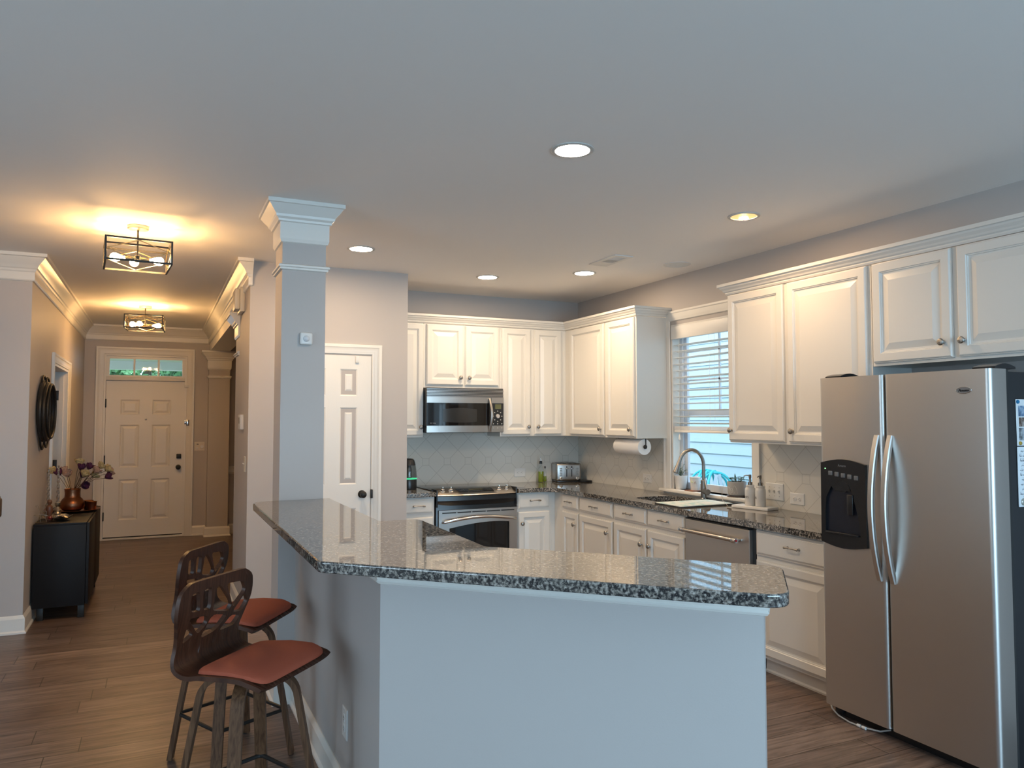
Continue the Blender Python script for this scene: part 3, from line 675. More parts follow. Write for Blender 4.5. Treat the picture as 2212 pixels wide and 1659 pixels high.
# microwave
t = thing('microwave', 'stainless over-range microwave with black door', 'microwave', (2.53, 6.6, 1.41))
MX0, MX1, MF = 2.157, 2.903, 6.40
MB().box(MX0, MX1, MF + .012, YB - .02, 1.414, 1.818, .003).build('body', BLACK, t)
def mb_(x, d=.018): u = (x - 2.53) / .375; return d * (1 - u * u)
def bowed(mb, x0, x1, z0, z1, y0, t_, d=.018, n=14):
    xs = [x0 + (x1 - x0) * k / n for k in range(n + 1)]
    return mb.loops([[(x, y0 - mb_(x, d), z0), (x, y0 - mb_(x, d), z1), (x, y0 + t_, z1), (x, y0 + t_, z0)] for x in xs], cap0=True, cap1=True)
m = MB()
for k in range(6): bowed(m, MX0, MX1, 1.738 + k * .0128, 1.744 + k * .0128, MF - .004, .02)
m.build('vent_louvres', STEEL, t)
bowed(MB(), MX0 + .004, MX1 - .004, 1.735, 1.815, MF + .004, .01).build('vent_recess', BLACK, t)
dr = bowed(MB(), MX0, 2.772, 1.478, 1.682, MF, .012); dr = dr.build('door', BLKGLASS, t)
bowed(MB(), MX0, 2.772, 1.682, 1.735, MF - .003, .015).build('door_trim_upper', STEEL, dr)
bowed(MB(), MX0, 2.772, 1.418, 1.478, MF - .003, .015).build('door_trim_lower', STEEL, dr)
wx = [2.305 + .325 * k / 16 for k in range(17)]
MB().loops([[(x, MF - mb_(x) - .0012, 1.513 - .008 * math.sin(PI * k / 16)), (x, MF - mb_(x) - .0012, 1.625 + .012 * math.sin(PI * k / 16)), (x, MF - mb_(x) + .002, 1.625 + .012 * math.sin(PI * k / 16)), (x, MF - mb_(x) + .002, 1.513 - .008 * math.sin(PI * k / 16))] for k, x in enumerate(wx)], cap0=True, cap1=True).build('viewing_window', mat('microwave_window', (.022, .023, .024), .12), dr)
P = [(2.752 + .010 * math.sin(PI * k / 16), MF - mb_(2.75) - .012 - .030 * math.sin(PI * k / 16), 1.425 + .298 * k / 16) for k in range(17)]
MB().tube(P, [.010 + .004 * math.sin(PI * k / 16) for k in range(17)], 12).build('handle', STEEL, dr)
cp = bowed(MB(), 2.776, MX1, 1.478, 1.682, MF, .012).build('control_panel', BLACK, t)
bowed(MB(), 2.776, MX1, 1.683, 1.735, MF - .001, .012).build('panel_trim_upper', STEEL, cp)
bowed(MB(), 2.776, MX1, 1.418, 1.477, MF - .001, .012).build('panel_trim_lower', STEEL, cp)
yc = lambda x: MF - mb_(x) - .001
MB().box(2.805, 2.875, yc(2.84) - .001, yc(2.84) + .004, 1.63, 1.672).build('display', mat('microwave_display', (.10, .105, .05), .25), cp)
MB().lathe([(.02, 0), (.019, .010), (.017, .013), (0, .013)], (2.84, yc(2.84), 1.563), 22, axisM((0, -1, 0))).build('dial', mat('dial_grey', (.42, .40, .40), .4), cp)
BTN = mat('button_white', (.55, .54, .52), .4)
BT = [(2.84 + .044 * math.cos(PI / 2 + k * PI / 4), 1.563 + .047 * math.sin(PI / 2 + k * PI / 4), .002) for k in range(8)] + [(2.796 + k * .044, 1.4935, .002) for k in range(3)] + [(2.796 + k * .044, 1.4555, .0035) for k in range(3)]
for x, zz, o_ in BT: MB().box(x - .004, x + .004, yc(x) - o_, yc(x) + .003, zz - .004, zz + .004).build('button', BTN, cp)
for s_, x, sz in (('GE', 2.195, .012), ('Profile', 2.225, .011)):
    me = text_mesh(s_, sz); MB().mesh(me, lambda c, x=x: (x + c.x, yc(x + c.x) - .0008 - c.z, 1.497 + c.y)).build('lettering', mat('mark_grey', (.30, .30, .31), .4), dr)

# dishwasher
t = thing('dishwasher', 'stainless dishwasher with a bar handle', 'dishwasher', (3.6, 3.935, 0))
DM = F((3.305, 4.268, 0), (0, -1, 0), (-1, 0, 0)); dw_ = .664
MB(DM).box(.004, dw_, -.6, -.026, .10, .872).build('tub', BLACK, t)
m = MB(DM); m.rings(.006, .632, .11, .853, [(0, -.03), (0, -.003), (.004, 0), (.008, 0)], back=1); dr = m.build('door', STEELV, t)
MB(DM).box(.012, .62, -.026, -.001, .8535, .862).build('control_strip', BLACK, dr)
P = [(.012 + .51 * k / 1, .045, .782) for k in (0, 1)]
m = MB(DM).tube([(.02, .045, .783), (.535, .045, .783)], .0125, 16); hd = m.build('handle', STEEL, dr)
for x in (.012, .535):
    MB(DM).tube([(x - .012, .045, .783), (x - .006, .045, .783), (x + .03, .045, .783)], [.013, .0165, .0165], 16).build('end_cap', CHROME, hd)
    MB(DM).box(x + .002, x + .024, -.001, .045, .775, .791, .002).build('bracket', STEEL, hd)
MB().lathe([(.0075, 0), (.0075, .0012), (0, .0012)], DM @ Vector((.5665, .045, .783)), 14, axisM((0, -1, 0))).build('badge', mat('red_badge', (.35, .02, .03), .3), hd)

# refrigerator
FX, FY0, FY1, FZ = 3.19, 2.05, 2.968, 1.752
t = thing('refrigerator', 'stainless side-by-side refrigerator with black sides', 'refrigerator', (3.55, 2.53, 0))
MB().box(3.325, 3.915, FY0 + .012, FY1 - .012, .03, 1.742, .006).build('body', SIDEBLK, t)
def fdoor(y0, y1, hole=None):
    m = MB(); n = 10; r = .022
    ys = [(y0 + .0, .07), (y0, r)] + [(y0 + r * (1 - math.cos(k * PI / 12)), r * (1 - math.sin(k * PI / 12))) for k in range(1, 7)]
    ys += [(y1 - r * (1 - math.cos(k * PI / 12)), r * (1 - math.sin(k * PI / 12))) for k in range(6, 0, -1)] + [(y1, r), (y1, .07)]
    sec = [(FX + d_, y) for y, d_ in ys] + [(3.30, y1), (3.30, y0)]
    return m.loops([[(x, y, z) for x, y in sec] for z in (.058, FZ)], cap0=True, cap1=True)
ym = 2.574
a = fdoor(FY0, ym - .004).build('door', STEELV, t); a['label'] = 'wide refrigerator door'
b = fdoor(ym + .004, FY1).build('door', STEELV, t); b['label'] = 'narrow freezer door with dispenser'
for y in (FY0 + .055, FY1 - .055):
    sgn = 1 if y > 2.5 else -1
    MB().loops([[(3.235 + .10 * k / 6 * 1.4, y - .05, FZ + .001), (3.235 + .14 * k / 6, y + .05, FZ + .001), (3.235 + .14 * k / 6, y + .05, FZ + .006 + .018 * math.sin(PI * (k + .5) / 7)), (3.235 + .14 * k / 6, y - .05, FZ + .006 + .018 * math.sin(PI * (k + .5) / 7))] for k in range(7)], cap0=True, cap1=True).build('hinge_cover', BLACK, t)
MB().box(3.30, 3.324, FY0 + .006, FY1 - .006, .05, FZ - .004).build('gasket', RUBBER, t)
def fhandle(y, parent):
    P = []; R = []; n = 24
    for k in range(n + 1):
        u = k / n; z = .755 + .70 * u; s_ = math.sin(PI * u)
        P.append((FX + .004 - .058 * s_ ** .8 if 0 < k < n else FX + .002, y, z)); R.append(1)
    sec = [(a_ * .5, b_) for a_, b_ in ((-.030, -.006), (-.022, -.013), (.022, -.013), (.030, -.006), (.030, .006), (.022, .011), (-.022, .011), (-.030, .006))]
    MB().sweep(P, sec, (0, 1, 0)).build('handle', STEELV, parent)
fhandle(2.538, a); fhandle(2.612, b)
# dispenser
def disp(pts, d, yv): return [(FX + d, y, z) for y, z in pts]
dp = [(2.951, 1.305)] + [(2.951 - .277 * k / 8, 1.308 + .022 * math.sin(PI * k / 8)) for k in range(9)] + [(2.674, .905)] + [(2.674 + .28 * k / 8, .898 - .02 * math.sin(PI * k / 8)) for k in range(9)]
dp = [p for i, p in enumerate(dp) if i == 0 or (Vector(p) - Vector(dp[i - 1])).length > .002]
hole = [(2.925, .955)] + [(2.925 - .01 * k / 3, 1.06 + .035 * k) for k in range(3)] + [(2.885, 1.19), (2.86, 1.165), (2.80, 1.162), (2.765, 1.185), (2.745, 1.13), (2.722, 1.05), (2.706, .955)]
m = MB(); m.plate(dp, [hole], 0, 1, f=lambda y, z, h: (FX - .001 - .013 * h, y, z)); dsp = m.build('dispenser', mat('dispenser_plastic', (.014, .014, .015), .22), b)
WL[dsp.name] = WL[b.name]
MB().plate(dp, [], 0, 1, f=lambda y, z, h: (FX - .0022 + .0012 * h, y, z)).build('dispenser_recess', mat('dispenser_dark', (.008, .011, .020), .35), b)
MB().loops([[(FX - .016, 2.815 + .05 * math.cos(k * PI / 8 * 1), 1.17 + .05 * math.sin(k * PI / 8)) for k in range(9)], [(FX - .013, 2.815 + .05 * math.cos(k * PI / 8), 1.17 + .05 * math.sin(k * PI / 8)) for k in range(9)]], cap0=True, cap1=True).build('chute', BLACK, b)
MB().box(FX - .020, FX - .014, 2.748, 2.785, 1.05, 1.155, .004).build('paddle', BLACK, b)
MB().box(FX - .026, FX - .010, 2.715, 2.918, .948, .957, .002).build('drip_tray', BLACK, b)
for k in range(5):
    y = 2.888 - k * .040; MB().box(FX - .017, FX - .013, y - .013, y + .013, 1.245 - .004 * k, 1.268 - .004 * k, .003).build('button', mat('dispenser_button', (.12, .125, .13), .4), b)
MB().box(FX - .0155, FX - .0135, 2.918, 2.924, 1.276, 1.281).build('indicator_light', emit('green_led', (.3, 1, .35), 1.2), b)
me = text_mesh('Amana', .018); MB().mesh(me, lambda c: (FX - .0145 - c.z, 2.815 - c.x, 1.292 + c.y)).build('lettering', mat('mark_dim', (.16, .16, .16), .4), b)
# oval badge on the wide door
bd = MB().loops([[(FX - h, 2.165 + (.036 - i) * math.cos(2 * PI * k / 28), 1.662 + (.0155 - i) * math.sin(2 * PI * k / 28)) for k in range(28)] for h, i in ((0, 0), (.003, .0), (.004, .002), (.0032, .003))], cap1=True).build('badge', CHROME, a)
me = text_mesh('Amana', .017); MB().mesh(me, lambda c: (FX - .0046 - c.z, 2.165 - c.x - c.y * .2, 1.656 + c.y)).build('lettering', BLACK, bd)
# grille under the doors and the water line
m = MB().box(3.255, 3.40, FY0 + .01, FY1 - .012, .0, .052); m.build('toe_grille', BLACK, t)
for y in (FY0 + .06, FY1 - .05):
    MB().box(3.238, 3.262, y - .022, y + .022, .012, .048, .006).build('lower_hinge', BLACK, t)
P = [(3.25, 2.985, .045), (3.235, 2.96, .022), (3.215, 2.90, .008), (3.20, 2.82, .006), (3.205, 2.74, .007), (3.225, 2.66, .014), (3.25, 2.62, .03)]
wl = MB().tube(P, .0042, 8).build('water_line', mat('grey_tubing', (.45, .44, .42), .4), t)
for y in (2.765, 2.735): MB().tube([(3.2035, y + .010, .008), (3.2035, y - .010, .008)], .008, 10).build('fitting', PLAST, wl)
# ---------------------------------------------------------------- papers on the refrigerator side
sy = FY0 + .011
t = thing('photo_sheet', 'white sheet of snapshots held on the refrigerator side by magnets', 'photo sheet', (3.46, sy, 1.42))
MB().loops([[(x, sy - .0006, z) for x, z in ((3.378, 1.42), (3.60, 1.42), (3.60, 1.622), (3.376, 1.622))], [(x, sy - .0014, z) for x, z in ((3.378, 1.42), (3.60, 1.42), (3.60, 1.622), (3.376, 1.622))]], cap0=True, cap1=True).build('paper', mat('photo_paper', (.74, .75, .76), .5), t)
for i, (x0, x1, z0, z1, cc) in enumerate(((3.392, 3.50, 1.548, 1.594, [(.03, .05, .09), (.16, .26, .40), (.48, .55, .62)]), (3.395, 3.50, 1.503, 1.543, [(.02, .015, .012), (.14, .09, .07), (.5, .45, .42)]), (3.393, 3.424, 1.443, 1.498, [(.02, .025, .03), (.2, .22, .24), (.65, .67, .7)]), (3.427, 3.50, 1.443, 1.498, [(.10, .16, .26), (.34, .46, .60), (.66, .70, .72)]))):
    MB().box(x0, x1, sy - .0021, sy - .0015, z0, z1).build('snapshot', dapple_mat('snapshot_ink', cc, 42, .35), t)
t = thing('whiteboard', 'small white memo board with dark handwriting on the refrigerator side', 'memo board', (3.46, sy, 1.157))
MB().box(3.374, 3.62, sy - .005, sy - .0006, 1.157, 1.416, .003).build('board', mat('memo_board', (.76, .78, .80), .3), t)
random.seed(5); m = MB()
for r_ in range(11):
    z = 1.398 - r_ * .0205; x = 3.385 + random.random() * .012
    while x < 3.60:
        w = .008 + random.random() * .016; n = 7; k0 = random.random() * 6
        P = [(x + w * (1 - k / n), sy - .0056, z + .004 * math.sin(k0 + k * 1.9) * (1 if k % 2 else .5) - .002) for k in range(n + 1)]
        m.tube(P, .0006, 4)
        if random.random() < .6: m.box(x + w * .5, x + w * .5 + .0016, sy - .0062, sy - .0052, z + .006, z + .0076)
        if random.random() < .3: m.tube([(x - .002, sy - .0056, z - .004), (x, sy - .0056, z + .009)], .0006, 4)
        x += w + .005
m.build('handwriting', mat('marker_ink', (.03, .03, .06), .5), t)
for nm, lb, x, z, r, cc in (('magnet', 'round blue magnet at the top of the snapshot sheet', 3.388, 1.611, .0085, (.02, .22, .45)), ('magnet', 'round gold magnet at the bottom of the snapshot sheet', 3.398, 1.431, .0085, (.50, .36, .08)), ('magnet', 'large round silver magnet on the memo board', 3.402, 1.178, .0155, (.42, .41, .36))):
    tag(MB().lathe([(r, 0), (r, .003), (r * .8, .006), (0, .007)], (x, sy - .0052 if z < 1.3 else sy - .0015, z), 18, axisM((0, -1, 0))).build(nm, mat('magnet_enamel', cc, .25, .3)), lb, 'magnet', 'magnets on the refrigerator')
# ---------------------------------------------------------------- small things on the worktops
def toggle_plate(name, label, M, w, h, kind, cat='outlet', n=1, mm=None, group=None):
    t = thing(name, label, cat, M @ Vector((0, 0, -h / 2)), group)
    mm = mm or PLAST
    m = MB(M); m.rings(-w / 2, w / 2, -h / 2, h / 2, [(0, 0), (0, .004), (.004, .006), (.008, .006)], back=1); m.build('cover_plate', mm, t)
    if kind == 'outlet_h' or kind == 'outlet_v':
        for s in (-1, 1):
            c = (s * .0195, 0) if kind == 'outlet_h' else (0, s * .0195)
            r = MB(M); r.lathe([(.0165, .005), (.0165, .0075), (.015, .008), (0, .008)], (c[0], 0, c[1]), 18, axisM((0, 1, 0))); rr = r.build('receptacle', mm, t)
            q = MB(M)
            for a, b in ((-.006, .003), (.006, .003)):
                if kind == 'outlet_h': q.box(c[0] - .002 + .003, c[0] + .006 + .001, .0078, .0084, c[1] + a - .0012, c[1] + a + .0012)
                else: q.box(c[0] + a - .0012, c[0] + a + .0012, .0078, .0084, c[1] - .001, c[1] + .007)
            q.box(c[0] - .009 if kind == 'outlet_h' else c[0] - .0022, c[0] - .005 if kind == 'outlet_h' else c[0] + .0022, .0078, .0084, c[1] - .002 if kind == 'outlet_h' else c[1] - .009, c[1] + .002 if kind == 'outlet_h' else c[1] - .005)
            q.build('slots', RUBBER, rr)
    elif kind == 'switch':
        for i in range(n):
            x = (i - (n - 1) / 2) * .046
            MB(M).box(x - .005, x + .005, .005, .007, -.012, .012).build('switch_slot', mat('switch_shadow', (.45, .44, .42), .5), t)
            L = [[(x - .0035, .006, -.006), (x + .0035, .006, -.006), (x + .0035, .006, .006), (x - .0035, .006, .006)], [(x - .003, .020, .004), (x + .003, .020, .004), (x + .003, .019, .010), (x - .003, .019, .010)]]
            MB(M).loops(L, cap1=True).build('toggle', mm, t)
            for s in (-1, 1): MB(M).lathe([(.0028, .006), (.0024, .0072), (0, .0074)], (x, 0, s * .030), 10, axisM((0, 1, 0))).build('screw', NICKEL, t)
    return t
WS = lambda x, z: F((x, YB - .0065, z), (1, 0, 0), (0, -1, 0)); WR = lambda y, z: F((XR - .0065, y, z), (0, -1, 0), (-1, 0, 0))
toggle_plate('outlet', 'white sideways outlet on the tile right of the range', WS(3.258, 1.01), .122, .082, 'outlet_h')
toggle_plate('outlet', 'white sideways outlet on the tile left of the sink window', WR(5.58, 1.015), .122, .076, 'outlet_h')
toggle_plate('light_switch', 'triple toggle switch plate behind the soap bottles', WR(4.055, 1.03), .165, .117, 'switch', 'light switch', 3)
toggle_plate('outlet', 'white sideways outlet nearest the refrigerator', WR(3.848, .998), .125, .078, 'outlet_h')
toggle_plate('outlet', 'white upright outlet on the bar half wall behind the stools', F((.6995, 3.055, .335), (0, -1, 0), (-1, 0, 0)), .075, .118, 'outlet_v')
toggle_plate('light_switch', 'cream toggle switch on the hall wall end', F((.6195, 6.19, 1.19), (0, -1, 0), (-1, 0, 0)), .075, .118, 'switch', 'light switch', 1, IVORY)
t = toggle_plate('light_switch', 'cream dimmer plate right of the front door', F((.515, EY - .0005, 1.175), (1, 0, 0), (0, -1, 0)), .125, .118, 'none', 'light switch', 1, IVORY)
KD = F((.515, EY - .0005, 1.175), (1, 0, 0), (0, -1, 0))
MB(KD).lathe([(.022, .006), (.020, .018), (0, .019)], (.032, 0, -.004), 18, axisM((0, 1, 0))).build('dimmer_knob', PLAST, t)
MB(KD).box(-.034, -.010, .005, .009, .025, .033).build('indicator', RUBBER, t)
MB(KD).box(-.042, -.016, .005, .014, -.035, -.015, .003).build('toggle', PLAST, t)
# toaster
TM = F((3.696, 6.585, .914), (.978, -.207, 0), (-.207, -.978, 0))
t = thing('toaster', 'silver four-slice toaster in the worktop corner', 'toaster', TM @ Vector((0, -.09, 0)))
m = MB(TM); m.box(-.128, .128, -.20, 0, .014, .185, .018, 4); m.build('body', STEEL, t)
MB(TM).box(-.120, .120, -.195, -.004, .001, .016, .004).build('base', BLACK, t)
m = MB(TM)
for x in (-.082, -.032, .026, .076): m.box(x - .013, x + .013, -.175, -.03, .182, .188, .003)
m.build('slots', BLACK, t)
for x in (-.022, .030):
    MB(TM).box(x - .0045, x + .0045, -.004, .0012, .055, .158).build('lever_slot', BLACK, t)
    MB(TM).box(x - .015, x + .015, .0, .020, .128, .140, .003).build('lever', STEEL, t)
for x in (-.082, .086):
    MB(TM).lathe([(.017, 0), (.016, .012), (.012, .015), (0, .015)], (x, 0, .036), 18, axisM((0, 1, 0))).build('dial', CHROME, t)
    for k in range(5): MB(TM).box(x - .013, x + .013, .0, .005, .066 + k * .016, .077 + k * .016, .002).build('button', PEWTER, t)
tag(MB().box(3.80, 3.915, 6.50, 6.60, .9145, .932, .008).build('black_dish', BLACK), 'low black tray beside the toaster', 'tray')
# oil bottles
OIL = mat('olive_oil', (.30, .36, .02), .1, 0, **{'Transmission Weight': .35})
def oil_bottle(label, x, y, h, r, fillh, spout):
    t = thing('oil_bottle', label, 'bottle', (x, y, .914), 'oil bottles beside the toaster'); z = .9145
    MB().lathe([(r * .9, 0), (r, .006), (r, h * .55), (r * .8, h * .64), (r * .42, h * .74), (r * .38, h * .82)], (x, y, z), 20, cap1=False).build('glass', CLEAR, t)
    MB().lathe([(r * .86, .003), (r * .9, .008), (r * .9, fillh), (0, fillh)], (x, y, z), 20).build('oil', OIL, t)
    MB().lathe([(r * .5, h * .80), (r * .5, h * .90), (r * .3, h * .93), (0, h * .93)], (x, y, z), 14).build('stopper', BLACK, t)
    if spout: MB().tube([(x, y, z + h * .92), (x, y, z + h * 1.0), (x - .008, y, z + h * 1.08), (x - .012, y, z + h * 1.12)], .0035, 8).build('pourer', CHROME, t)
oil_bottle('tall oil bottle with a steel pourer left of the toaster', 3.452, 6.715, .225, .030, .105, True)
oil_bottle('slim dark-capped oil bottle left of the toaster', 3.512, 6.74, .165, .0155, .055, False)
# kettle with green ring
t = thing('electric_kettle', 'black kettle with a glowing green ring left of the range', 'kettle', (2.03, 6.52, .914)); kx, ky, kz = 2.03, 6.52, .9145
MB().lathe([(.072, 0), (.074, .01), (.074, .085), (.072, .09)], (kx, ky, kz), 28).build('base', BLACK, t)
MB().lathe([(.0755, .0915), (.0765, .093), (.0765, .0965), (.075, .098)], (kx, ky, kz), 28).build('light_ring', emit('green_ring', (.05, .75, .35), .45), t)
MB().lathe([(.074, .102), (.0745, .115), (.070, .17), (.063, .215)], (kx, ky, kz), 28, cap0=False, cap1=False).build('glass', glass('smoked_glass', (.55, .56, .55)), t)
MB().lathe([(.028, .102), (.026, .20), (.02, .21)], (kx, ky, kz), 14).build('filter', mat('filter_grey', (.20, .20, .20), .3, .6), t)
MB().lathe([(.064, .213), (.060, .235), (.050, .262), (.030, .272), (0, .274)], (kx, ky, kz), 28).build('lid', BLACK, t)
MB().lathe([(.006, 0), (.004, .006), (0, .007)], (kx + .03, ky - .03, kz + .268), 10).build('button', CHROME, t)
# paper towel
t = thing('paper_towel_holder', 'black bracket holding the paper towel under the corner cabinet', 'paper towel holder', (3.70, 5.48, 1.375))
m = MB(); m.tube([(3.70, 5.282, 1.374), (3.70, 5.280, 1.335), (3.70, 5.283, 1.306)], .005, 8); m.tube([(3.70, 5.30, 1.304), (3.70, 5.70, 1.304)], .006, 8); m.tube([(3.70, 5.695, 1.374), (3.70, 5.697, 1.304)], .005, 8); m.build('bracket', MATBLK, t)
MB().lathe([(.014, 0), (.018, .006), (.017, .014), (.008, .022), (0, .023)], (3.70, 5.298, 1.304), 16, axisM((0, -1, 0))).build('finial', MATBLK, t)
m = MB().lathe([(.021, 0), (.066, 0), (.067, .003), (.067, .377), (.066, .38), (.021, .38), (.021, 0)], (3.70, 5.30, 1.303), 36, axisM((0, 1, 0)))
tag(m.build('paper_towel_roll', mat('paper_towel', (.78, .77, .76), .85)), 'white paper towel roll hanging under the corner cabinet', 'paper towel')
# drying mat, tray, soap bottles
MATT = dapple_mat('mat_print', [(.25, .50, .50), (.62, .68, .64), (.70, .70, .66)], 16, .8)
t = thing('drying_mat', 'pale aqua patterned drying mat beside the sink', 'drying mat', (3.58, 4.48, .9145))
mp = roundpoly([(3.32, 4.33), (3.845, 4.33), (3.845, 4.645), (3.32, 4.645)], .02, 4)
MB().prism(mp, .9148, .9225).build('underside', RUBBER, t)
MB().prism(roundpoly([(3.328, 4.338), (3.80, 4.338), (3.80, 4.637), (3.328, 4.637)], .02, 4), .9225, .9265).build('cloth', MATT, t)
TRY = F((3.775, 4.095, .914), (.22, -.975, 0), (-.975, -.22, 0))
t = thing('soap_tray', 'white rectangular tray under the two soap bottles', 'tray', (3.775, 4.095, .914))
m = MB(TRY); m.rings(-.5, .5, 0, 0, [(0, 0)]) if False else m.box(-.145, .145, -.065, .065, .001, .020, .003); m.build('slab', PLAST, t)
SOAP = mat('glazed_ceramic', (.66, .65, .63), .15)
def soap(label, p, word, ang, face):
    x, y = p; z = .9345; t = thing('soap_dispenser', label, 'soap bottle', (x, y, z), 'soap bottles on the white tray')
    MB().lathe([(.034, 0), (.036, .004), (.036, .105), (.034, .118), (.028, .125), (.029, .138), (.026, .142), (0, .142)], (x, y, z), 28).build('bottle', SOAP, t)
    MB().lathe([(.0165, .142), (.0165, .162), (.008, .164), (.0065, .19), (.0065, .192)], (x, y, z), 18).build('collar', NICKEL, t)
    m = MB().lathe([(.0075, .186), (.0095, .192), (.0095, .212), (.007, .214), (0, .214)], (x, y, z), 16)
    dv = Vector((math.cos(ang), math.sin(ang), 0)); c = Vector((x, y, z + .207))
    m.tube([c, c + dv * .03, c + dv * .044 + Vector((0, 0, -.006))], [.005, .004, .0035], 8); m.build('pump', NICKEL, t)
    me = text_mesh(word, .022); fa = math.radians(face)
    MB().mesh(me, lambda c: (x + (.0363 + c.z) * math.cos(fa + c.x / .036), y + (.0363 + c.z) * math.sin(fa + c.x / .036), z + .052 + c.y)).build('lettering', mat('soap_print', (.06, .06, .07), .5), t)
s1, s2 = TRY @ Vector((-.035, 0, 0)), TRY @ Vector((.048, 0, 0))
soap('white ceramic soap bottle nearer the window', (s1.x, s1.y), 'DISHES', 2.1, 156)
soap('white ceramic soap bottle nearer the refrigerator', (s2.x, s2.y), 'HANDS', 3.5, 122)
# plants on the sill
LEAF = mat('dark_leaf', (.035, .085, .045), .45); SOIL = mat('potting_soil', (.03, .022, .016), .9)
def leaf(mb, p, d, L_, w, droop=.3):
    d = Vector(d).normalized(); s = d.cross(Vector((0, 0, 1))); s = s.normalized() if s.length > .1 else Vector((1, 0, 0)); n = s.cross(d)
    Lp = []
    for k in range(6):
        u = k / 5; ww = w * math.sin(PI * min(.98, max(.04, u))) ; c = Vector(p) + d * L_ * u - Vector((0, 0, droop * L_ * u * u))
        Lp.append([c - s * ww, c + n * w * .25, c + s * ww, c + n * (w * .25 - .0012)])
    mb.loops(Lp, cap0=True, cap1=True)
random.seed(11); SZ = wz0 + .0005
t = thing('potted_plant', 'small trailing plant in a plain white pot on the window sill', 'plant', (3.965, 5.16, SZ), 'plants on the kitchen sill'); px, py = 3.965, 5.16
MB().lathe([(.040, 0), (.043, .004), (.054, .108), (.055, .112), (.050, .112), (.048, .098), (0, .098)], (px, py, SZ), 26).build('pot', PLAST, t)
MB().lathe([(.047, .096), (0, .101)], (px, py, SZ), 20).build('soil', SOIL, t)
m = MB(); st = MB()
for k in range(16):
    a = random.random() * 2 * PI; h = .03 + random.random() * .09; r = .02 + random.random() * .075
    p0 = Vector((px, py, SZ + .098)); p2 = p0 + Vector((r * math.cos(a) * .55, r * math.sin(a), h)); st.tube([p0 + Vector((0, 0, .001)), (p0 + p2) / 2 + Vector((0, 0, .02)), p2], .0011, 5)
    for j in range(4):
        q = p0.lerp(p2, .45 + .18 * j) + Vector((0, 0, .012)); b = random.random() * 2 * PI; leaf(m, q, (math.cos(b) * .7, math.sin(b), .3), .016 + random.random() * .010, .006)
st.build('stems', LEAF, t); m.build('leaves', LEAF, t)
t = thing('paper_cup_planter', 'white printed cup standing on a brown coaster on the sill', 'cup', (3.955, 4.965, SZ + .008)); px, py = 3.955, 4.965
MB().lathe([(.033, 0), (.034, .003), (.043, .100), (.045, .102), (.043, .104), (.040, .100), (.036, .02), (0, .018)], (px, py, SZ + .0085), 24).build('cup', PLAST, t)
m = MB(); fa = math.radians(215)
for k in range(9):
    a0 = fa - .55 + .05 * k; m.box(0, 0, 0, 0, 0, 0) if False else None
P = [(px + .0395 * math.cos(fa + .5 - .4 * u), py + .0395 * math.sin(fa + .5 - .4 * u), SZ + .058 + .02 * math.sin(PI * u)) for u in [k / 8 for k in range(9)]]
MB().tube(P, .0016, 5).build('rainbow_print', mat('print_brown', (.30, .18, .15), .6), t)
m = MB(); leaf(m, (px + .0405 * math.cos(fa - .05), py + .0405 * math.sin(fa - .05), SZ + .07), (math.sin(fa), -math.cos(fa), .35), .024, .007, 0); m.build('leaf_print', mat('print_green', (.42, .55, .08), .6), t)
tag(MB().box(3.89, 3.985, 4.915, 5.02, SZ, SZ + .008, .002).build('coaster', mat('coaster_brown', (.22, .09, .05), .6)), 'brown coaster under the printed cup', 'coaster')
t = thing('potted_plant', 'dark leafy plant in a grey etched pot on the window sill', 'plant', (3.955, 4.475, SZ), 'plants on the kitchen sill'); px, py = 3.955, 4.475
POTG = mat('grey_stoneware', (.36, .34, .32), .6)
MB().lathe([(.050, .006), (.062, .014), (.068, .04), (.071, .098), (.071, .112), (.064, .113), (.062, .10), (0, .10)], (px, py, SZ), 28).build('pot', POTG, t)
MB().lathe([(.066, 0), (.075, .004), (.076, .009), (.05, .007), (0, .006)], (px, py, SZ), 28).build('saucer', mat('saucer_dark', (.12, .09, .08), .6), t)
MB().lathe([(.062, .099), (0, .104)], (px, py, SZ), 20).build('soil', SOIL, t)
m = MB(); fa = math.radians(190)
def rr_(z): return .0625 + .009 * min(1, max(0, (z - .014) / .084)) + .0015
for a0, a1, h0, h1 in ((-.75, .05, .03, .075), (-.35, .45, .025, .065), (.1, .75, .03, .085), (-.1, .30, .02, .05)):
    P = []
    for k in range(11):
        u = k / 10; z = h0 + (h1 - h0) * math.sin(PI * u); a = fa + a0 + (a1 - a0) * u; P.append((px + rr_(z) * math.cos(a), py + rr_(z) * math.sin(a), SZ + z))
    m.tube(P, .0011, 5)
m.build('etched_lines', mat('etch_white', (.60, .60, .58), .7), t)
m = MB(); st = MB()
for k in range(11):
    a = k * 2.4; r = .012 + .02 * random.random(); h = .02 + .03 * random.random(); p0 = Vector((px + .02 * math.cos(a), py + .025 * math.sin(a), SZ + .10)); p2 = p0 + Vector((r * math.cos(a), r * math.sin(a), h))
    st.tube([p0, p2], .0018, 5)
    for j in range(3): b = a + j * 2.1; leaf(m, p2, (math.cos(b), math.sin(b), .25), .026, .010, .5)
leaf(m, (px, py + .012, SZ + .105), (.1, .25, 1), .07, .007, 0)
st.build('stems', LEAF, t); m.build('leaves', LEAF, t)
tag(MB().tube([(3.885, 4.53, SZ + .11), (3.878, 4.545, SZ + .06), (3.872, 4.548, .95), (3.868, 4.535, .93), (3.84, 4.50, .9285), (3.80, 4.44, .9285), (3.74, 4.36, .928), (3.72, 4.31, .9165)], .0013, 5).build('string', mat('cream_string', (.62, .55, .46), .8)), 'pale string trailing from the grey pot to the drying mat', 'string')
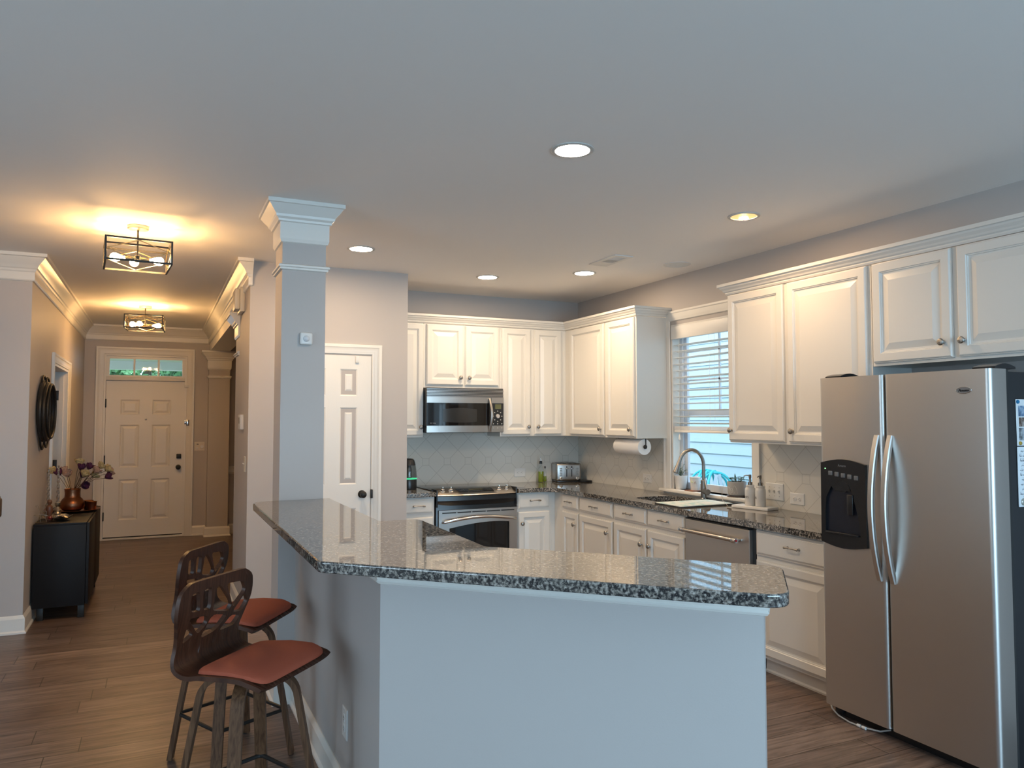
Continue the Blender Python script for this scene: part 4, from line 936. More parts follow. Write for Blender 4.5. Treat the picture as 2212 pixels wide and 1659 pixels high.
# ---------------------------------------------------------------- ceiling lamps, vent, speaker
WARMW = emit('recessed_lens', (1.0, .755, .50), 165); TRIMR = mat('lamp_trim', (.55, .54, .52), .4)
LAMPS = [(1.66, 2.915, 'recessed ceiling light nearest the camera'), (1.281, 5.262, 'recessed ceiling light in front of the pantry'), (2.512, 5.868, 'recessed ceiling light above the range'), (3.165, 5.367, 'recessed ceiling light beside the ceiling vent')]
p = None
for x, y, lb in LAMPS:
    if p is None:
        p = thing('recessed_light', lb, 'ceiling light', (x, y, H), 'recessed ceiling lights')
        MB().lathe([(.080, -.0005), (.097, -.0005), (.097, -.004), (.090, -.007), (.078, -.006), (.078, -.0005)], (x, y, H), 36, cap0=False, cap1=False).build('trim_ring', TRIMR, p)
        MB().lathe([(.0785, -.0035), (.04, -.005), (0, -.0055)], (x, y, H), 36).build('lens', WARMW, p)
    else:
        c = copy_tree(p); c.location = (x, y, H); c['label'] = lb
# open warm can by the window: cup sunk through a ring, lamp inside
x, y = 3.13, 3.45
ceil_ob = bpy.data.objects['ceiling']
t = thing('recessed_light', 'yellow open recessed light over the right cabinets', 'ceiling light', (x, y, H), 'recessed ceiling lights')
MB().lathe([(.078, -.0005), (.094, -.0005), (.094, -.004), (.088, -.007), (.076, -.006), (.076, -.0005)], (x, y, H), 36, cap0=False, cap1=False).build('trim_ring', TRIMR, t)
MB().lathe([(.077, -.002), (.074, -.0035), (.0, -.004)], (x, y, H), 36).build('reflector', emit('painted_reflector_glow', (1.0, .72, .28), .62), t); bpy.data.materials['painted_reflector_glow'].node_tree.nodes['Principled BSDF'].inputs['Base Color'].default_value = (.004, .003, .001, 1)  # bulb light on the reflector painted as emission over a near-black base
MB().lathe([(.026, -.0045), (.022, -.0055), (0, -.006)], (x + .026, y + .030, H), 24).build('bulb', emit('warm_bulb_face', (1.0, .66, .36), 1100), t)
t = thing('ceiling_vent', 'white ceiling air vent near the range', 'vent', (3.09, 4.85, H))
VM = Matrix.Translation((3.09, 4.85, H)) @ Matrix.Rotation(math.radians(0), 4, 'Z')
m = MB(VM); fr = roundpoly([(-.08, -.19), (.08, -.19), (.08, .19), (-.08, .19)], .006, 2); m.plate(fr, [[(-.05, -.155), (.05, -.155), (.05, .155), (-.05, .155)]], -.008, -.0005); m.build('frame', PLAST, t)
MB(VM).box(-.05, .05, -.155, .155, -.002, -.0008).build('duct', mat('vent_dark', (.05, .05, .045), .8), t)
m = MB(VM)
for k in range(11): m.box(-.05, .05, -.150 + k * .0092, -.146 + k * .0092, -.0075, -.002)
m.box(-.05, .05, -.047, -.042, -.008, -.002); m.box(-.05, .05, .055, .060, -.008, -.002)
for k in range(8): m.box(-.046 + k * .012, -.043 + k * .012, -.042, .055, -.0075, -.002)
m.box(-.05, .05, .06, .155, -.0075, -.003)
m.build('louvres', PLAST, t)
t = thing('ceiling_speaker', 'round grey ceiling speaker above the window', 'speaker', (3.645, 4.765, H))
MB().lathe([(.09, -.0005), (.105, -.0005), (.105, -.003), (.098, -.006), (.088, -.005), (.088, -.0005)], (3.645, 4.765, H), 36, cap0=False, cap1=False).build('rim', PLAST, t)
MB().lathe([(.089, -.0025), (.05, -.0045), (0, -.005)], (3.645, 4.765, H), 36).build('grille', mat('speaker_mesh', (.74, .75, .74), .8), t)
# caged hall lamps
BULB = emit('filament_bulb', (1.0, .57, .215), 190); BRASS = mat('brass', (.72, .50, .24), .28, 1.0); CANO = mat('brushed_canopy', (.52, .48, .44), .35, .8)
def cage_lamp(label, x, y, yaw, arms):
    t = thing('cage_lamp', label, 'ceiling light', (x, y, 2.49), 'caged hall ceiling lights')
    R = Matrix.Translation((x, y, 0)) @ Matrix.Rotation(math.radians(yaw), 4, 'Z')
    MB(R).lathe([(.062, 2.7395), (.062, 2.722), (.058, 2.717), (.012, 2.714), (0, 2.714)], (0, 0, 0), 32).build('canopy', CANO, t)
    MB(R).tube([(0, 0, 2.715), (0, 0, 2.545)], .0055, 10).build('stem', MATBLK, t)
    m = MB(R); a = .18; zb, zt, b = 2.488, 2.622, .0055
    for z in (zb, zt):
        for s in (-1, 1):
            m.box(-a - b, a + b, s * a - b, s * a + b, z - b, z + b); m.box(s * a - b, s * a + b, -a + b, a - b, z - b, z + b)
    for sx_ in (-1, 1):
        for sy_ in (-1, 1): m.box(sx_ * a - b, sx_ * a + b, sy_ * a - b, sy_ * a + b, zb + b, zt - b)
    m.box(-a, a, -b, b, zt - b, zt + b)
    m.build('cage', MATBLK, t)
    m = MB(R); zm = (zb + zt) / 2; q = a - .006
    for s in (-1, 1):
        D_ = [(0, zt - .006), (q, zm), (0, zb + .006), (-q, zm)]
        m.tube([(u, s * q, z) for u, z in D_], .0032, 6, closed=True); m.tube([(s * q, u, z) for u, z in D_], .0032, 6, closed=True)
    m.build('diamond_wires', BRASS, t)
    MB(R).lathe([(.016, 2.515), (.019, 2.52), (.019, 2.55), (.012, 2.556)], (0, 0, 0), 16).build('hub', MATBLK, t)
    for k in arms:
        an = math.radians(k); d = Vector((math.cos(an), math.sin(an), 0)); c = Vector((0, 0, 2.535))
        MB(R).tube([c + d * .018, c + d * .068], .011, 14).build('socket', BRASS, t)
        prof = [(0, .009), (.014, .011), (.032, .018), (.052, .026), (.068, .027), (.080, .020), (.086, .008)]
        MB(R).tube([c + d * (.066 + h) for h, r in prof], [r for h, r in prof], 18).build('bulb', BULB, t)
cage_lamp('black caged ceiling lamp nearer the camera in the hall', -.132, 5.24, 4.5, (175, 8, 95))
cage_lamp('black caged ceiling lamp nearer the front door', -.137, 8.93, -4, (200, -110, 5))
# ---------------------------------------------------------------- wall devices
t = thing('motion_sensor', 'white square motion sensor on the column', 'sensor', (.742, cy0, 1.95))
KC = F((.742, cy0 - .0005, 1.983), (1, 0, 0), (0, -1, 0))
MB(KC).box(-.034, .034, 0, .022, -.034, .034, .008, 3).build('housing', PLAST, t)
MB(KC).lathe([(.018, .022), (.017, .027), (.010, .033), (0, .035)], (0, 0, 0), 22, axisM((0, 1, 0))).build('lens', mat('sensor_lens', (.62, .63, .65), .3), t)
t = thing('door_chime', 'cream door chime box on the hall wall under the crown', 'door chime', (.60, 6.5, 2.40))
m = MB(); m.box(.585, .6195, 6.40, 6.66, 2.40, 2.60, .004); m.build('back_box', IVORY, t)
m = MB(); m.box(.545, .586, 6.43, 6.63, 2.42, 2.59, .012); m.build('cover', IVORY, t)
t = thing('thermostat', 'small white thermostat on the hall wall', 'thermostat', (.61, 6.42, 1.45))
MB().box(.594, .6195, 6.34, 6.52, 1.455, 1.572, .004).build('housing', PLAST, t)
MB().box(.5925, .595, 6.40, 6.50, 1.50, 1.55).build('screen', mat('thermostat_screen', (.20, .19, .18), .3), t)
# ---------------------------------------------------------------- bar stools
WAL = wood_mat('walnut_veneer', (.030, .010, .005), (.075, .028, .014), 6, .42, (1, 22, 1)); WALL_LEG = wood_mat('walnut_leg', (.055, .023, .010), (.135, .066, .032), 5, .5, (18, 18, 1.2))
SEATF = mat('rust_fabric', (.34, .068, .030), .8, bump=(420, .25, (1, 1, 1)))
ST = [0, .03, .06, .12, .28, .34, .375, .41, .44, .48, .53, .60, .67, .72]
SX = [.215, .20, .165, .11, -.06, -.105, -.142, -.176, -.189, -.186, -.172, -.154, -.145, -.142]
SZ_ = [.612, .630, .640, .650, .640, .632, .634, .650, .678, .72, .77, .84, .91, .95]
SW = [.212, .22, .222, .22, .205, .2, .196, .190, .180, .172, .184, .205, .200, .172]
def ip(t, Y):
    # smooth (Catmull-Rom) interpolation over the profile knots
    i = 0
    while i < len(ST) - 2 and t > ST[i + 1]: i += 1
    h = ST[i + 1] - ST[i]; u = min(1, max(0, (t - ST[i]) / h))
    def tg(j): return (Y[min(j + 1, len(Y) - 1)] - Y[max(j - 1, 0)]) / (ST[min(j + 1, len(ST) - 1)] - ST[max(j - 1, 0)])
    a, b, c, d = Y[i], Y[i + 1], tg(i) * h, tg(i + 1) * h
    return (2 * u ** 3 - 3 * u * u + 1) * a + (u ** 3 - 2 * u * u + u) * c + (-2 * u ** 3 + 3 * u * u) * b + (u ** 3 - u * u) * d
def shell(u, t): return Vector((ip(t, SX), u * ip(t, SW), ip(t, SZ_)))
HOLES = [[(-.74, .668), (-.53, .672), (-.44, .598), (-.68, .604)], [(-.43, .672), (-.20, .676), (-.16, .592), (-.37, .597)],
         [(-.09, .625), (-.09, .66), (.02, .675), (.10, .66), (.45, .585), (.42, .558), (-.10, .582)], [(.20, .672), (.70, .662), (.80, .622), (.55, .568), (.44, .585)],
         [(.78, .612), (.95, .575), (.90, .538), (.55, .548)], [(-.74, .584), (-.22, .572), (-.18, .540), (-.42, .508)],
         [(-.08, .568), (.42, .546), (.18, .498), (-.32, .486)], [(.56, .538), (.90, .522), (.80, .490), (.28, .488)], [(-.76, .552), (-.54, .514), (-.86, .490)]]
def make_stool(label):
    t = thing('bar_stool', label, 'bar stool', (0, 0, 0), 'walnut bar stools at the bar')
    th = .016
    Wd = .2
    outer = roundpoly([(-1, 0), (1, 0), (1, .72), (-1, .72)], [.10, .10, .10, .10], 5)
    # keep rounding in the (u*w, t) sense
    outer = []
    for k in range(0, 25): outer.append((-1 + 2 * k / 24, .012 + .012 * (abs(-1 + 2 * k / 24) ** 6)))
    for k in range(1, 48): outer.append((1 - (.10 * max(0, (k / 48 - .94) / .06) ** 2 if k / 48 > .94 else 0), .024 + (.715 - .024) * k / 48))
    for k in range(0, 25): u = .88 - 1.76 * k / 24; outer.append((u, .722 - .010 * abs(u) ** 5))
    for k in range(47, 0, -1): outer.append((-1 + (.10 * max(0, (k / 48 - .94) / .06) ** 2 if k / 48 > .94 else 0), .024 + (.715 - .024) * k / 48))
    holes = [chaikin(h, 2) for h in HOLES]
    extra = [(-.95 + 1.9 * i / 18, .03 + .68 * j / 56) for i in range(19) for j in range(57)]
    extra = [p for p in extra if not any(inside(p, h) for h in holes)]
    vs, fs = fill(outer, holes, extra)
    def nrm_(u, tt):
        e = .004; a = shell(u, tt + e) - shell(u, tt - e); b = shell(u + .05, tt) - shell(u - .05, tt); n = b.cross(a); return n.normalized()
    m = MB(); A = []; Bv = []
    for u, tt in vs:
        p = shell(u, tt); n = nrm_(u, tt); A.append(m.v(p + n * th / 2)); Bv.append(m.v(p - n * th / 2))
    cnt = set()
    for q in fs:
        m.f([A[i] for i in q]); m.f([Bv[i] for i in reversed(q)])
        for a, b in zip(q, q[1:] + q[:1]): cnt.add((a, b))
    for a, b in cnt:
        if (b, a) not in cnt: m.f([A[b], A[a], Bv[a], Bv[b]])
    m.build('seat_shell', WAL, t, ang=50)
    # cushion follows the shell, domed
    L = []; n = 40
    for sc, hh in ((1.0, .0095), (1.0, .015), (.985, .021), (.94, .026), (.82, .030), (.6, .032), (.3, .033)):
        ring = []
        for k in range(n):
            a = 2 * PI * k / n; c_, s_ = math.cos(a), math.sin(a); e = 2 / 8
            uu = .925 * math.copysign(abs(s_) ** e, s_) * sc; tt = .172 - .148 * math.copysign(abs(c_) ** e, c_) * sc
            ring.append(shell(uu, tt) + Vector((0, 0, hh)))
        L.append(ring)
    MB().loops(L, cap0=True, cap1=True).build('seat_cushion', SEATF, t)
    MB().lathe([(.10, .622), (.10, .612), (.06, .606), (.06, .588), (0, .588)], (0, 0, 0), 24).build('swivel_plate', MATBLK, t)
    base_az = math.radians(-18.6)
    return t, base_az
def stool_base(t, yaw):
    """four bentwood legs and a square foot ring; yaw cancels the seat's swivel"""
    sec = [(-.022, -.010), (.022, -.010), (.022, .010), (-.022, .010)]; cs = []
    for k in range(4):
        a = math.radians(-18.6) + k * PI / 2 - yaw; d = Vector((math.cos(a), math.sin(a), 0)); side = Vector((-math.sin(a), math.cos(a), 0))
        P = [d * .02 + Vector((0, 0, .594)), d * .09 + Vector((0, 0, .594))]
        for j in range(1, 9): b = PI / 2 * j / 8 * .93; P.append(d * (.09 + .085 * math.sin(b)) + Vector((0, 0, .594 - .085 * (1 - math.cos(b)))))
        P += [d * .225 + Vector((0, 0, .25)), d * .266 + Vector((0, 0, .006))]
        MB().sweep(P, sec, side).build('leg', WALL_LEG, t)
        cs.append(d * .236 + Vector((0, 0, .205)))
        MB().lathe([(.010, 0), (.010, .006)], d * .266, 10).build('foot_pad', RUBBER, t)
    R = []
    for k in range(4):
        p, q, r = cs[k - 1], cs[k], cs[(k + 1) % 4]; a = q + (p - q) * .08; b = q + (r - q) * .08
        for j in range(6): s = j / 5; R.append(a * (1 - s) ** 2 + q * 2 * s * (1 - s) + b * s * s)
    MB().tube(R, .008, 10, closed=True).build('foot_ring', MATBLK, t)
s1, _ = make_stool('walnut bar stool with rust seat nearest the camera')
s2 = copy_tree(s1); s2['label'] = 'second walnut bar stool with rust seat, nearer the column'
for o in (s1, s2): WL[o.name] = Vector((0, 0, 0))
for s, (x, y), yaw in ((s1, (.325, 2.985), math.radians(-42.5)), (s2, (.335, 3.735), math.radians(-33))):
    stool_base(s, yaw); s.location = (x, y, 0); s.rotation_euler = (0, 0, yaw)

# ---------------------------------------------------------------- hall sideboard and the things on it
SB = mat('black_brown_laminate', (.0065, .0062, .0075), .55, **{'Specular IOR Level': .3})
bx0, bx1, by0_, by1_ = -.835, -.462, 6.79, 8.04
t = thing('sideboard', 'black-brown sideboard against the hall left wall', 'sideboard', (-.65, 7.4, 0))
MB().box(bx0, bx1 - .022, by0_, by1_, .10, .720, .001).build('carcass', SB, t)
MB().box(bx0 - .002, bx1 - .020, by0_ - .002, by1_ + .002, .7205, .736, .001).build('top_panel', SB, t)
for k in range(2):
    y0 = by0_ + .001 + k * (by1_ - by0_) / 2; MB().box(bx1 - .019, bx1, y0 + .002, y0 + (by1_ - by0_) / 2 - .002, .105, .733, .002).build('door', SB, t)
for x in (bx0 + .03, bx1 - .07):
    for y in (by0_ + .03, by1_ - .07): MB().box(x, x + .045, y, y + .045, 0, .10, .003).build('leg', MATBLK, t)
ZT = .7365
COP = mat('hammered_copper', (.27, .115, .06), .34, 1.0, bump=(50, .25, (1, 1, 1))); SIL = mat('tarnished_silver', (.50, .46, .40), .28, 1.0, bump=(90, .5, (1, 1, 1)))
tx, ty = -.655, 7.62
m = MB().lathe([(.0, .004), (.14, .004), (.175, .012), (.190, .022), (.188, .024), (.172, .015), (.138, .007), (0, .007)], (tx + .03, ty, ZT - .003), 40); m.bm.verts.ensure_lookup_table()
tag(m.build('serving_tray', COP), 'round copper tray under the flower vase', 'tray')
VZ = ZT + .005
t = thing('copper_vase', 'round copper pot holding dried roses on the sideboard', 'vase', (tx, ty, VZ))
MB().lathe([(.06, 0), (.088, .018), (.098, .045), (.094, .075), (.078, .102), (.062, .118), (.060, .122), (.058, .150), (.062, .186), (.066, .190), (.062, .192), (.055, .186), (.052, .13), (0, .12)], (tx, ty, VZ), 36).build('pot', COP, t)
# dried roses: each a thing of its own
STEM = mat('dried_stem', (.06, .032, .016), .8); PALE = mat('dried_cream_petal', (.52, .38, .17), .8, var=(60, .35, (1, 1, 1))); PURP = mat('dried_purple_petal', (.075, .012, .045), .8, var=(60, .5, (1, 1, 1))); PINK = mat('dried_blush_petal', (.42, .25, .17), .8, var=(60, .4, (1, 1, 1)))
random.seed(3)
# plan offset of each rose head from the pot axis (across the view, depth, height)
ROSES = [(-.155, .02, .345, 'cream'), (-.105, -.02, .335, 'purple'), (-.070, .03, .345, 'blush'), (-.04, -.02, .320, 'blush'), (.045, .03, .415, 'cream'), (.06, -.02, .375, 'purple'), (.075, .03, .30, 'purple'), (.085, -.03, .318, 'cream'), (.125, .02, .375, 'purple'),
         (.175, -.02, .345, 'blush'), (.165, .03, .295, 'cream'), (.215, .0, .38, 'cream'), (.265, -.02, .355, 'cream'), (.285, .02, .325, 'blush'), (.265, -.04, .290, 'purple'), (.085, -.06, .225, 'purple')]
right = Vector((.996, .09, 0)); deep = Vector((-.09, .996, 0)); names = {'cream': PALE, 'purple': PURP, 'blush': PINK}
cnt_ = {}
lbl = {0: 'dried cream rose farthest left in the copper pot', 1: 'dried purple rose beside the left cream bloom', 2: 'dried blush rose above the left rim of the copper pot', 3: 'lower blush rose left of the copper pot neck', 4: 'topmost dried cream rose in the copper pot', 5: 'dried purple rose just under the topmost bloom', 6: 'dried purple rose in the middle of the bunch', 7: 'small cream rose beside the middle purple bloom', 8: 'dried purple rose right of the topmost bloom', 9: 'dried blush rose left of the right-hand cream cluster', 10: 'pale cream rose drooping under the right cluster', 11: 'cream rose at the top of the right cluster', 12: 'large cream rose in the right cluster', 13: 'blush rose farthest right in the copper pot', 14: 'purple rose at the lower right of the bunch', 15: 'lowest purple rose just above the pot rim'}
for i, (a, b, h, kind) in enumerate(ROSES):
    p0 = Vector((tx, ty, VZ + .125)) + right * (a * .05 + random.uniform(-.012, .012)) + deep * b * .3
    hd = Vector((tx, ty, VZ + h)) + right * a + deep * b * 2
    rim = Vector((tx, ty, VZ + .20)) + right * max(-.045, min(.045, a * .28)) + deep * b * .5
    t = thing('dried_rose', lbl[i], 'flower', p0, 'dried roses in the copper pot')
    mid = rim.lerp(hd, .55) + Vector((0, 0, .02))
    MB().tube([p0, rim, mid, hd - Vector((0, 0, .012))], .0019, 6).build('stem', STEM, t)
    ax = (hd - mid).normalized() + Vector((0, 0, .25)); A = axisM(ax); m = MB(); r = .032 if kind == 'purple' else .037
    for layer, (nn, rr0, open_, hh) in enumerate(((5, r, .0, .05), (5, r * .78, .25, .05), (4, r * .5, .5, .048))):
        for k in range(nn):
            th0 = k * 2 * PI / nn + layer * .6 + random.random() * .3; L = []
            for j in range(6):
                v = j / 5; ww = math.sin(PI * (.12 + .76 * v)); rad = rr0 * (.35 + .75 * math.sin(PI * .62 * v)); ring = []
                for s_ in range(5):
                    an = th0 + (s_ / 4 - .5) * (2 * PI / nn) * 1.25 * ww; ring.append(hd + A @ Vector((rad * math.cos(an), rad * math.sin(an), -.02 + hh * v * (1 - .12 * layer) + .004 * math.sin(3 * an))))
                L.append(ring)
            m.loops(L, closed=False)
    m.build('bloom', names[kind], t, ang=60)
    MB().lathe([(.002, -.028), (.010, -.020), (.012, -.012), (.004, -.006)], hd, 10, A).build('calyx', STEM, t)
# copper cups
for lb, dx, dy in (('small copper cup right of the flower pot', .150, -.02), ('copper cup mostly hidden behind the flower pot', .115, .085)):
    tag(MB().lathe([(.030, 0), (.033, .003), (.040, .068), (.044, .074), (.042, .075), (.037, .068), (.030, .006), (0, .005)], (tx + dx, ty + dy, VZ + .0018), 24).build('copper_cup', COP), lb, 'cup', 'copper cups on the tray')
# candle holders with twisted glass candles
TWG = mat('twisted_glass_candle', (.72, .70, .66), .12, 0, bump=(40, .8, (1, 1, 6)), **{'Transmission Weight': .95})
def candlestick(label, x, y, h):
    t = thing('candlestick', label, 'candlestick', (x, y, ZT), 'silver candlesticks on the sideboard')
    MB().lathe([(.055, 0), (.052, .010), (.030, .020), (.022, .035), (.034, .048), (.020, .062), (.012, .075), (.020, .090), (.022, .108), (.018, .110), (0, .108)], (x, y, ZT), 22).build('holder', SIL, t)
    L = []
    for k in range(40):
        u = k / 39; r = .011 - .004 * u; z = ZT + .106 + h * u; tw = u * 7 * PI
        L.append([(x + (r + .0022 * math.cos(2 * an)) * math.cos(an + tw), y + (r + .0022 * math.cos(2 * an)) * math.sin(an + tw), z) for an in [2 * PI * j / 12 for j in range(12)]])
    MB().loops(L, cap0=True, cap1=True).build('candle', TWG, t)
candlestick('silver candlestick with a twisted clear candle nearer the hall wall', -.79, 7.20, .29)
candlestick('silver candlestick with a twisted clear candle beside the copper pot', -.735, 7.33, .31)
# leaf bowls, figurine, wire sculpture
def leaf_bowl(label, x, y, r, h, seed):
    random.seed(seed); n = 40; L = []
    for f, zz in ((.25, .0), (.6, .012), (.85, h * .55), (1.0, h), (.97, h + .002), (.82, h * .6), (.55, .018), (.2, .006)):
        L.append([(x + r * f * (1 + .10 * math.cos(5 * a) * f) * math.cos(a) * .8, y + r * f * (1 + .10 * math.cos(5 * a) * f) * math.sin(a), ZT + zz + .008 * f * math.sin(4 * a + seed) * (zz > .01)) for a in [2 * PI * k / n for k in range(n)]])
    return tag(MB().loops(L, cap0=True, cap1=True).build('leaf_dish', SIL), label, 'dish', 'silver dishes on the sideboard')
leaf_bowl('shallow silver leaf dish at the near end of the sideboard', -.665, 6.98, .085, .034, 2)
m = MB(); random.seed(8)
for k in range(22):
    a = random.random() * 2 * PI; r = random.random() ** .5 * .055; z = ZT + .016 + random.random() * .02
    m.tube([(-.69 + r * math.cos(a) * .7 + .010 * math.cos(b_), 6.97 + r * math.sin(a) + .010 * math.sin(b_), z + .005 * math.sin(b_ * 2 + k)) for b_ in [2 * PI * j / 9 for j in range(9)]], .0022, 5, closed=True)
tag(m.build('jewelry_chain', SIL), 'silver chains piled in the leaf dish', 'chain')
t = thing('figurine', 'small brown wooden figurine at the near end of the sideboard', 'figurine', (-.755, 6.98, ZT)); WFIG = mat('carved_wood', (.12, .045, .022), .4)
fx, fy = -.755, 6.98
MB().lathe([(.020, 0), (.026, .012), (.024, .03), (.016, .042), (.020, .06), (.026, .085), (.022, .115), (.010, .128), (.016, .138), (.019, .150), (.014, .164), (0, .170)], (fx, fy, ZT), 22).build('carved_body', WFIG, t)
MB().lathe([(0, 0), (.012, .004), (.017, .016), (.012, .028), (0, .032)], (fx + .01, fy - .028, ZT + .012), 16).build('red_bead', mat('red_bead', (.16, .02, .018), .3), t)
MB().tube([(fx - .024, fy, ZT + .10), (fx - .035, fy - .01, ZT + .085), (fx - .02, fy - .02, ZT + .07)], .004, 8).build('arm', WFIG, t)
t = thing('wire_sculpture', 'thin wire sculpture beside the wooden figurine', 'sculpture', (-.80, 6.90, ZT)); wx_, wy_ = -.80, 6.90
m = MB(); m.tube([(wx_ + .03 * math.cos(a) * 1.3, wy_ + .03 * math.sin(a), ZT + .002) for a in [2 * PI * k / 20 for k in range(20)]], .002, 5, closed=True)
m.tube([(wx_ - .005, wy_, ZT + .002), (wx_ - .005, wy_, ZT + .05), (wx_ - .015, wy_, ZT + .10), (wx_ - .022, wy_, ZT + .125), (wx_ - .034, wy_, ZT + .135), (wx_ - .038, wy_, ZT + .125), (wx_ - .028, wy_, ZT + .12)], .002, 6)
m.tube([(wx_ - .05, wy_, ZT + .055), (wx_ - .005, wy_ - .004, ZT + .065), (wx_ + .045, wy_, ZT + .05)], .0025, 6)
m.tube([(wx_ + .012, wy_, ZT + .12), (wx_ + .010, wy_, ZT + .09), (wx_ + .035, wy_, ZT + .085)], .0018, 6); m.tube([(wx_ + .035, wy_, ZT + .085), (wx_ + .03, wy_, ZT + .03), (wx_ + .04, wy_ - .01, ZT + .003)], .002, 6)
m.tube([(wx_ - .005, wy_, ZT + .05), (wx_ + .02, wy_ - .01, ZT + .03), (wx_ + .03, wy_ + .01, ZT + .04)], .0018, 6)
m.build('wire', mat('dull_wire', (.24, .19, .14), .4, .9), t)
# oval hall mirror with looped metal frame
t = thing('wall_mirror', 'black oval looped-frame mirror on the hall left wall', 'mirror', (XL, 7.11, 1.30))
m = MB()
def oval(cy, cz, ry, rz, x, r=.010, n=56, tilt=0): m.tube([(x + tilt * math.sin(2 * PI * k / n), cy + ry * math.cos(2 * PI * k / n), cz + rz * math.sin(2 * PI * k / n)) for k in range(n)], r, 8, closed=True)
oval(7.11, 1.60, .31, .235, XL + .03, .016); oval(7.10, 1.595, .30, .225, XL + .055, .014); oval(7.12, 1.60, .26, .215, XL + .075, .010); oval(7.11, 1.59, .20, .295, XL + .018, .008); oval(7.11, 1.59, .185, .28, XL + .045, .007)
m.build('frame', MATBLK, t)
MB().loops([[(XL + .022, 7.11 + .27 * math.cos(2 * PI * k / 48), 1.60 + .205 * math.sin(2 * PI * k / 48)) for k in range(48)], [(XL + .027, 7.11 + .27 * math.cos(2 * PI * k / 48), 1.60 + .205 * math.sin(2 * PI * k / 48)) for k in range(48)]], cap0=True, cap1=True).build('mirror_glass', mat('silvered_glass', (.75, .75, .74), .03, 1.0), t)
# newel post at the left edge
t = thing('newel_post', 'dark turned newel post at the left edge of the room', 'newel post', (-.742, 4.5, 0)); NW = wood_mat('dark_stained_wood', (.020, .010, .008), (.045, .024, .018), 5, .3, (14, 14, 1))
nx, ny = -.742, 4.5
MB().box(nx - .046, nx + .046, ny - .046, ny + .046, 0, .44, .006).build('plinth', NW, t)
MB().lathe([(.046, .44), (.046, .45), (.034, .462), (.038, .48), (.030, .50), (.032, .60), (.034, .80), (.030, .95), (.030, .975), (.040, .985), (.040, .995), (.032, 1.005), (.040, 1.03), (.044, 1.045)], (nx, ny, 0), 28).build('turned_shaft', NW, t)
MB().box(nx - .047, nx + .047, ny - .047, ny + .047, 1.045, 1.145, .012, 3).build('block', NW, t)
MB().lathe([(.044, 1.145), (.046, 1.15), (.038, 1.16), (.028, 1.17), (.034, 1.178), (.042, 1.192), (.038, 1.205), (.022, 1.213), (0, 1.215)], (nx, ny, 0), 28).build('finial', NW, t)
# ---------------------------------------------------------------- outdoors seen through the windows
SID = mat('lap_siding_paint', (.52, .60, .66), .6)
m = MB(); z = -.3
L = []
while z < 5.2:
    m.loops([[(6.90, y, z), (6.885, y, z), (6.90 - .001, y, z + .153), (6.95, y, z + .153), (6.95, y, z)] for y in (-1, 16)], cap0=True, cap1=True); z += .152
tag(m.build('neighbor_house', SID), 'pale lap-sided wall of the house next door', 'house')
structure(MB().box(4.1, 30, -14, 40, -.42, -.30), 'ground_side', dapple_mat('grass_ground', [(.06, .10, .03), (.12, .17, .06)], 6, .9), 'grassy ground outside the kitchen window', 'ground')
structure(MB().box(-20, 4.1, 11.1, 40, -.42, -.14), 'ground_front', dapple_mat('lawn_ground', [(.07, .11, .03), (.13, .18, .06)], 5, .9), 'lawn beyond the front porch', 'ground')
structure(MB().box(-34, 4.1, -34, -3.5, -.42, -.14), 'ground_rear', dapple_mat('rear_lawn_ground', [(.16, .17, .12), (.24, .25, .18)], 5, .9), 'ground outside the living room windows', 'ground')
t = thing('hose_reel', 'aqua garden hose coiled on a white stand outside the window', 'hose reel', (6.4, 7.72, -.3)); HOSE = mat('aqua_hose', (.04, .50, .55), .4)
WST = mat('reel_plastic', (.62, .66, .74), .5)
m = MB()
for y in (7.585, 7.90):
    for s in (-1, 1): m.box(0, 0, 0, 0, 0, 0) if False else m.tube([(6.40 + s * .02, y, .84), (6.40 + s * .24, y + .16 * (1 if y < 7.7 else -1) * 0 + (.13 if s < 0 else -.05), -.29)], .028, 4)
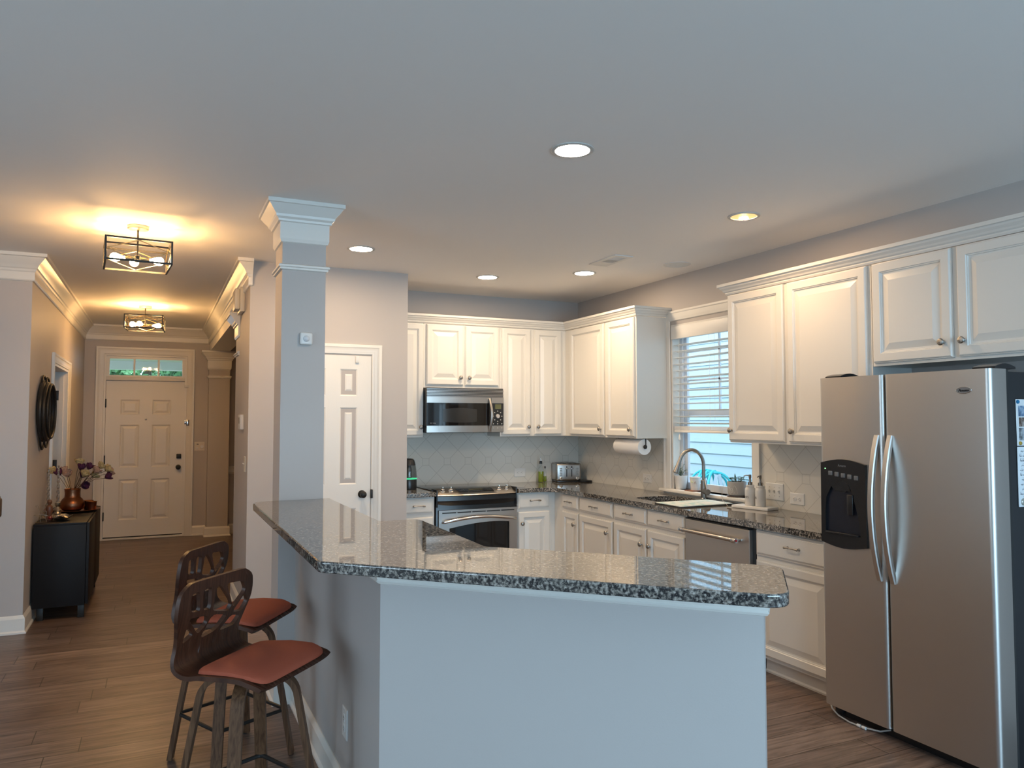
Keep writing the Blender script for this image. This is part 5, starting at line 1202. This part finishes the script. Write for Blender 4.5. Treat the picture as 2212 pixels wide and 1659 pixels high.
m.tube([(6.4, 7.56, .62), (6.4, 7.93, .62)], .05, 14); m.build('stand', WST, t)
for k, (y, r, zc) in enumerate(((7.62, .205, .66), (7.66, .225, .655), (7.70, .215, .65), (7.76, .22, .66), (7.82, .23, .655), (7.87, .215, .66))):
    MB().tube([(6.40 + r * math.cos(a) * .8, y + .10 * math.cos(a) * (1 if k % 2 else -1), zc + r * math.sin(a)) for a in [2 * PI * j / 32 for j in range(32)]], .015, 8, closed=True).build('hose_loop', HOSE, t)
# porch and trees beyond the transom
structure(MB().box(-3, 3.9, 11.1, 13.2, 2.44, 2.52), 'porch_ceiling', TRIM, 'white porch ceiling outside the front door', 'ceiling')
structure(MB().box(-3, 3.9, 13.2, 13.36, 2.31, 2.60), 'porch_beam', TRIM, 'white porch beam outside the front door', 'beam')
TL = dapple_mat('tree_leaf', [(.05, .13, .05), (.12, .28, .10), (.25, .42, .20)], 3, .7); TB = mat('tree_bark', (.10, .075, .05), .9)
random.seed(21)
for i, (x, y, h, r) in enumerate(((-1.85, 24.0, 5.0, 1.05), (-.35, 28.0, 5.6, 1.3), (1.15, 24.0, 5.0, 1.05))):
    t = thing('street_tree', ('leafy tree seen through the left transom pane', 'leafy tree seen through the middle transom pane', 'leafy tree seen through the right transom pane')[i], 'tree', (x, y, -.14), 'trees beyond the porch')
    MB().tube([(x, y, -.2), (x + .05, y, h * .5), (x, y, h * .8)], [.16, .12, .06], 10).build('trunk', TB, t)
    m = MB()
    for k in range(2600):
        v = Vector((random.gauss(0, 1), random.gauss(0, 1), random.gauss(0, 1))).normalized() * r * (.55 + .5 * random.random()); v.z *= 1.15; v.x *= 1.2
        c = Vector((x, y, h * .62)) + v; a = Vector((random.uniform(-1, 1), random.uniform(-1, 1), random.uniform(-1, 1))).normalized(); b = a.orthogonal().normalized(); q = .07 + .07 * random.random()
        m.f([m.v(c - a * q), m.v(c - b * q * .55), m.v(c + a * q), m.v(c + b * q * .55)])
    m.build('crown', TL, t, smooth=False)
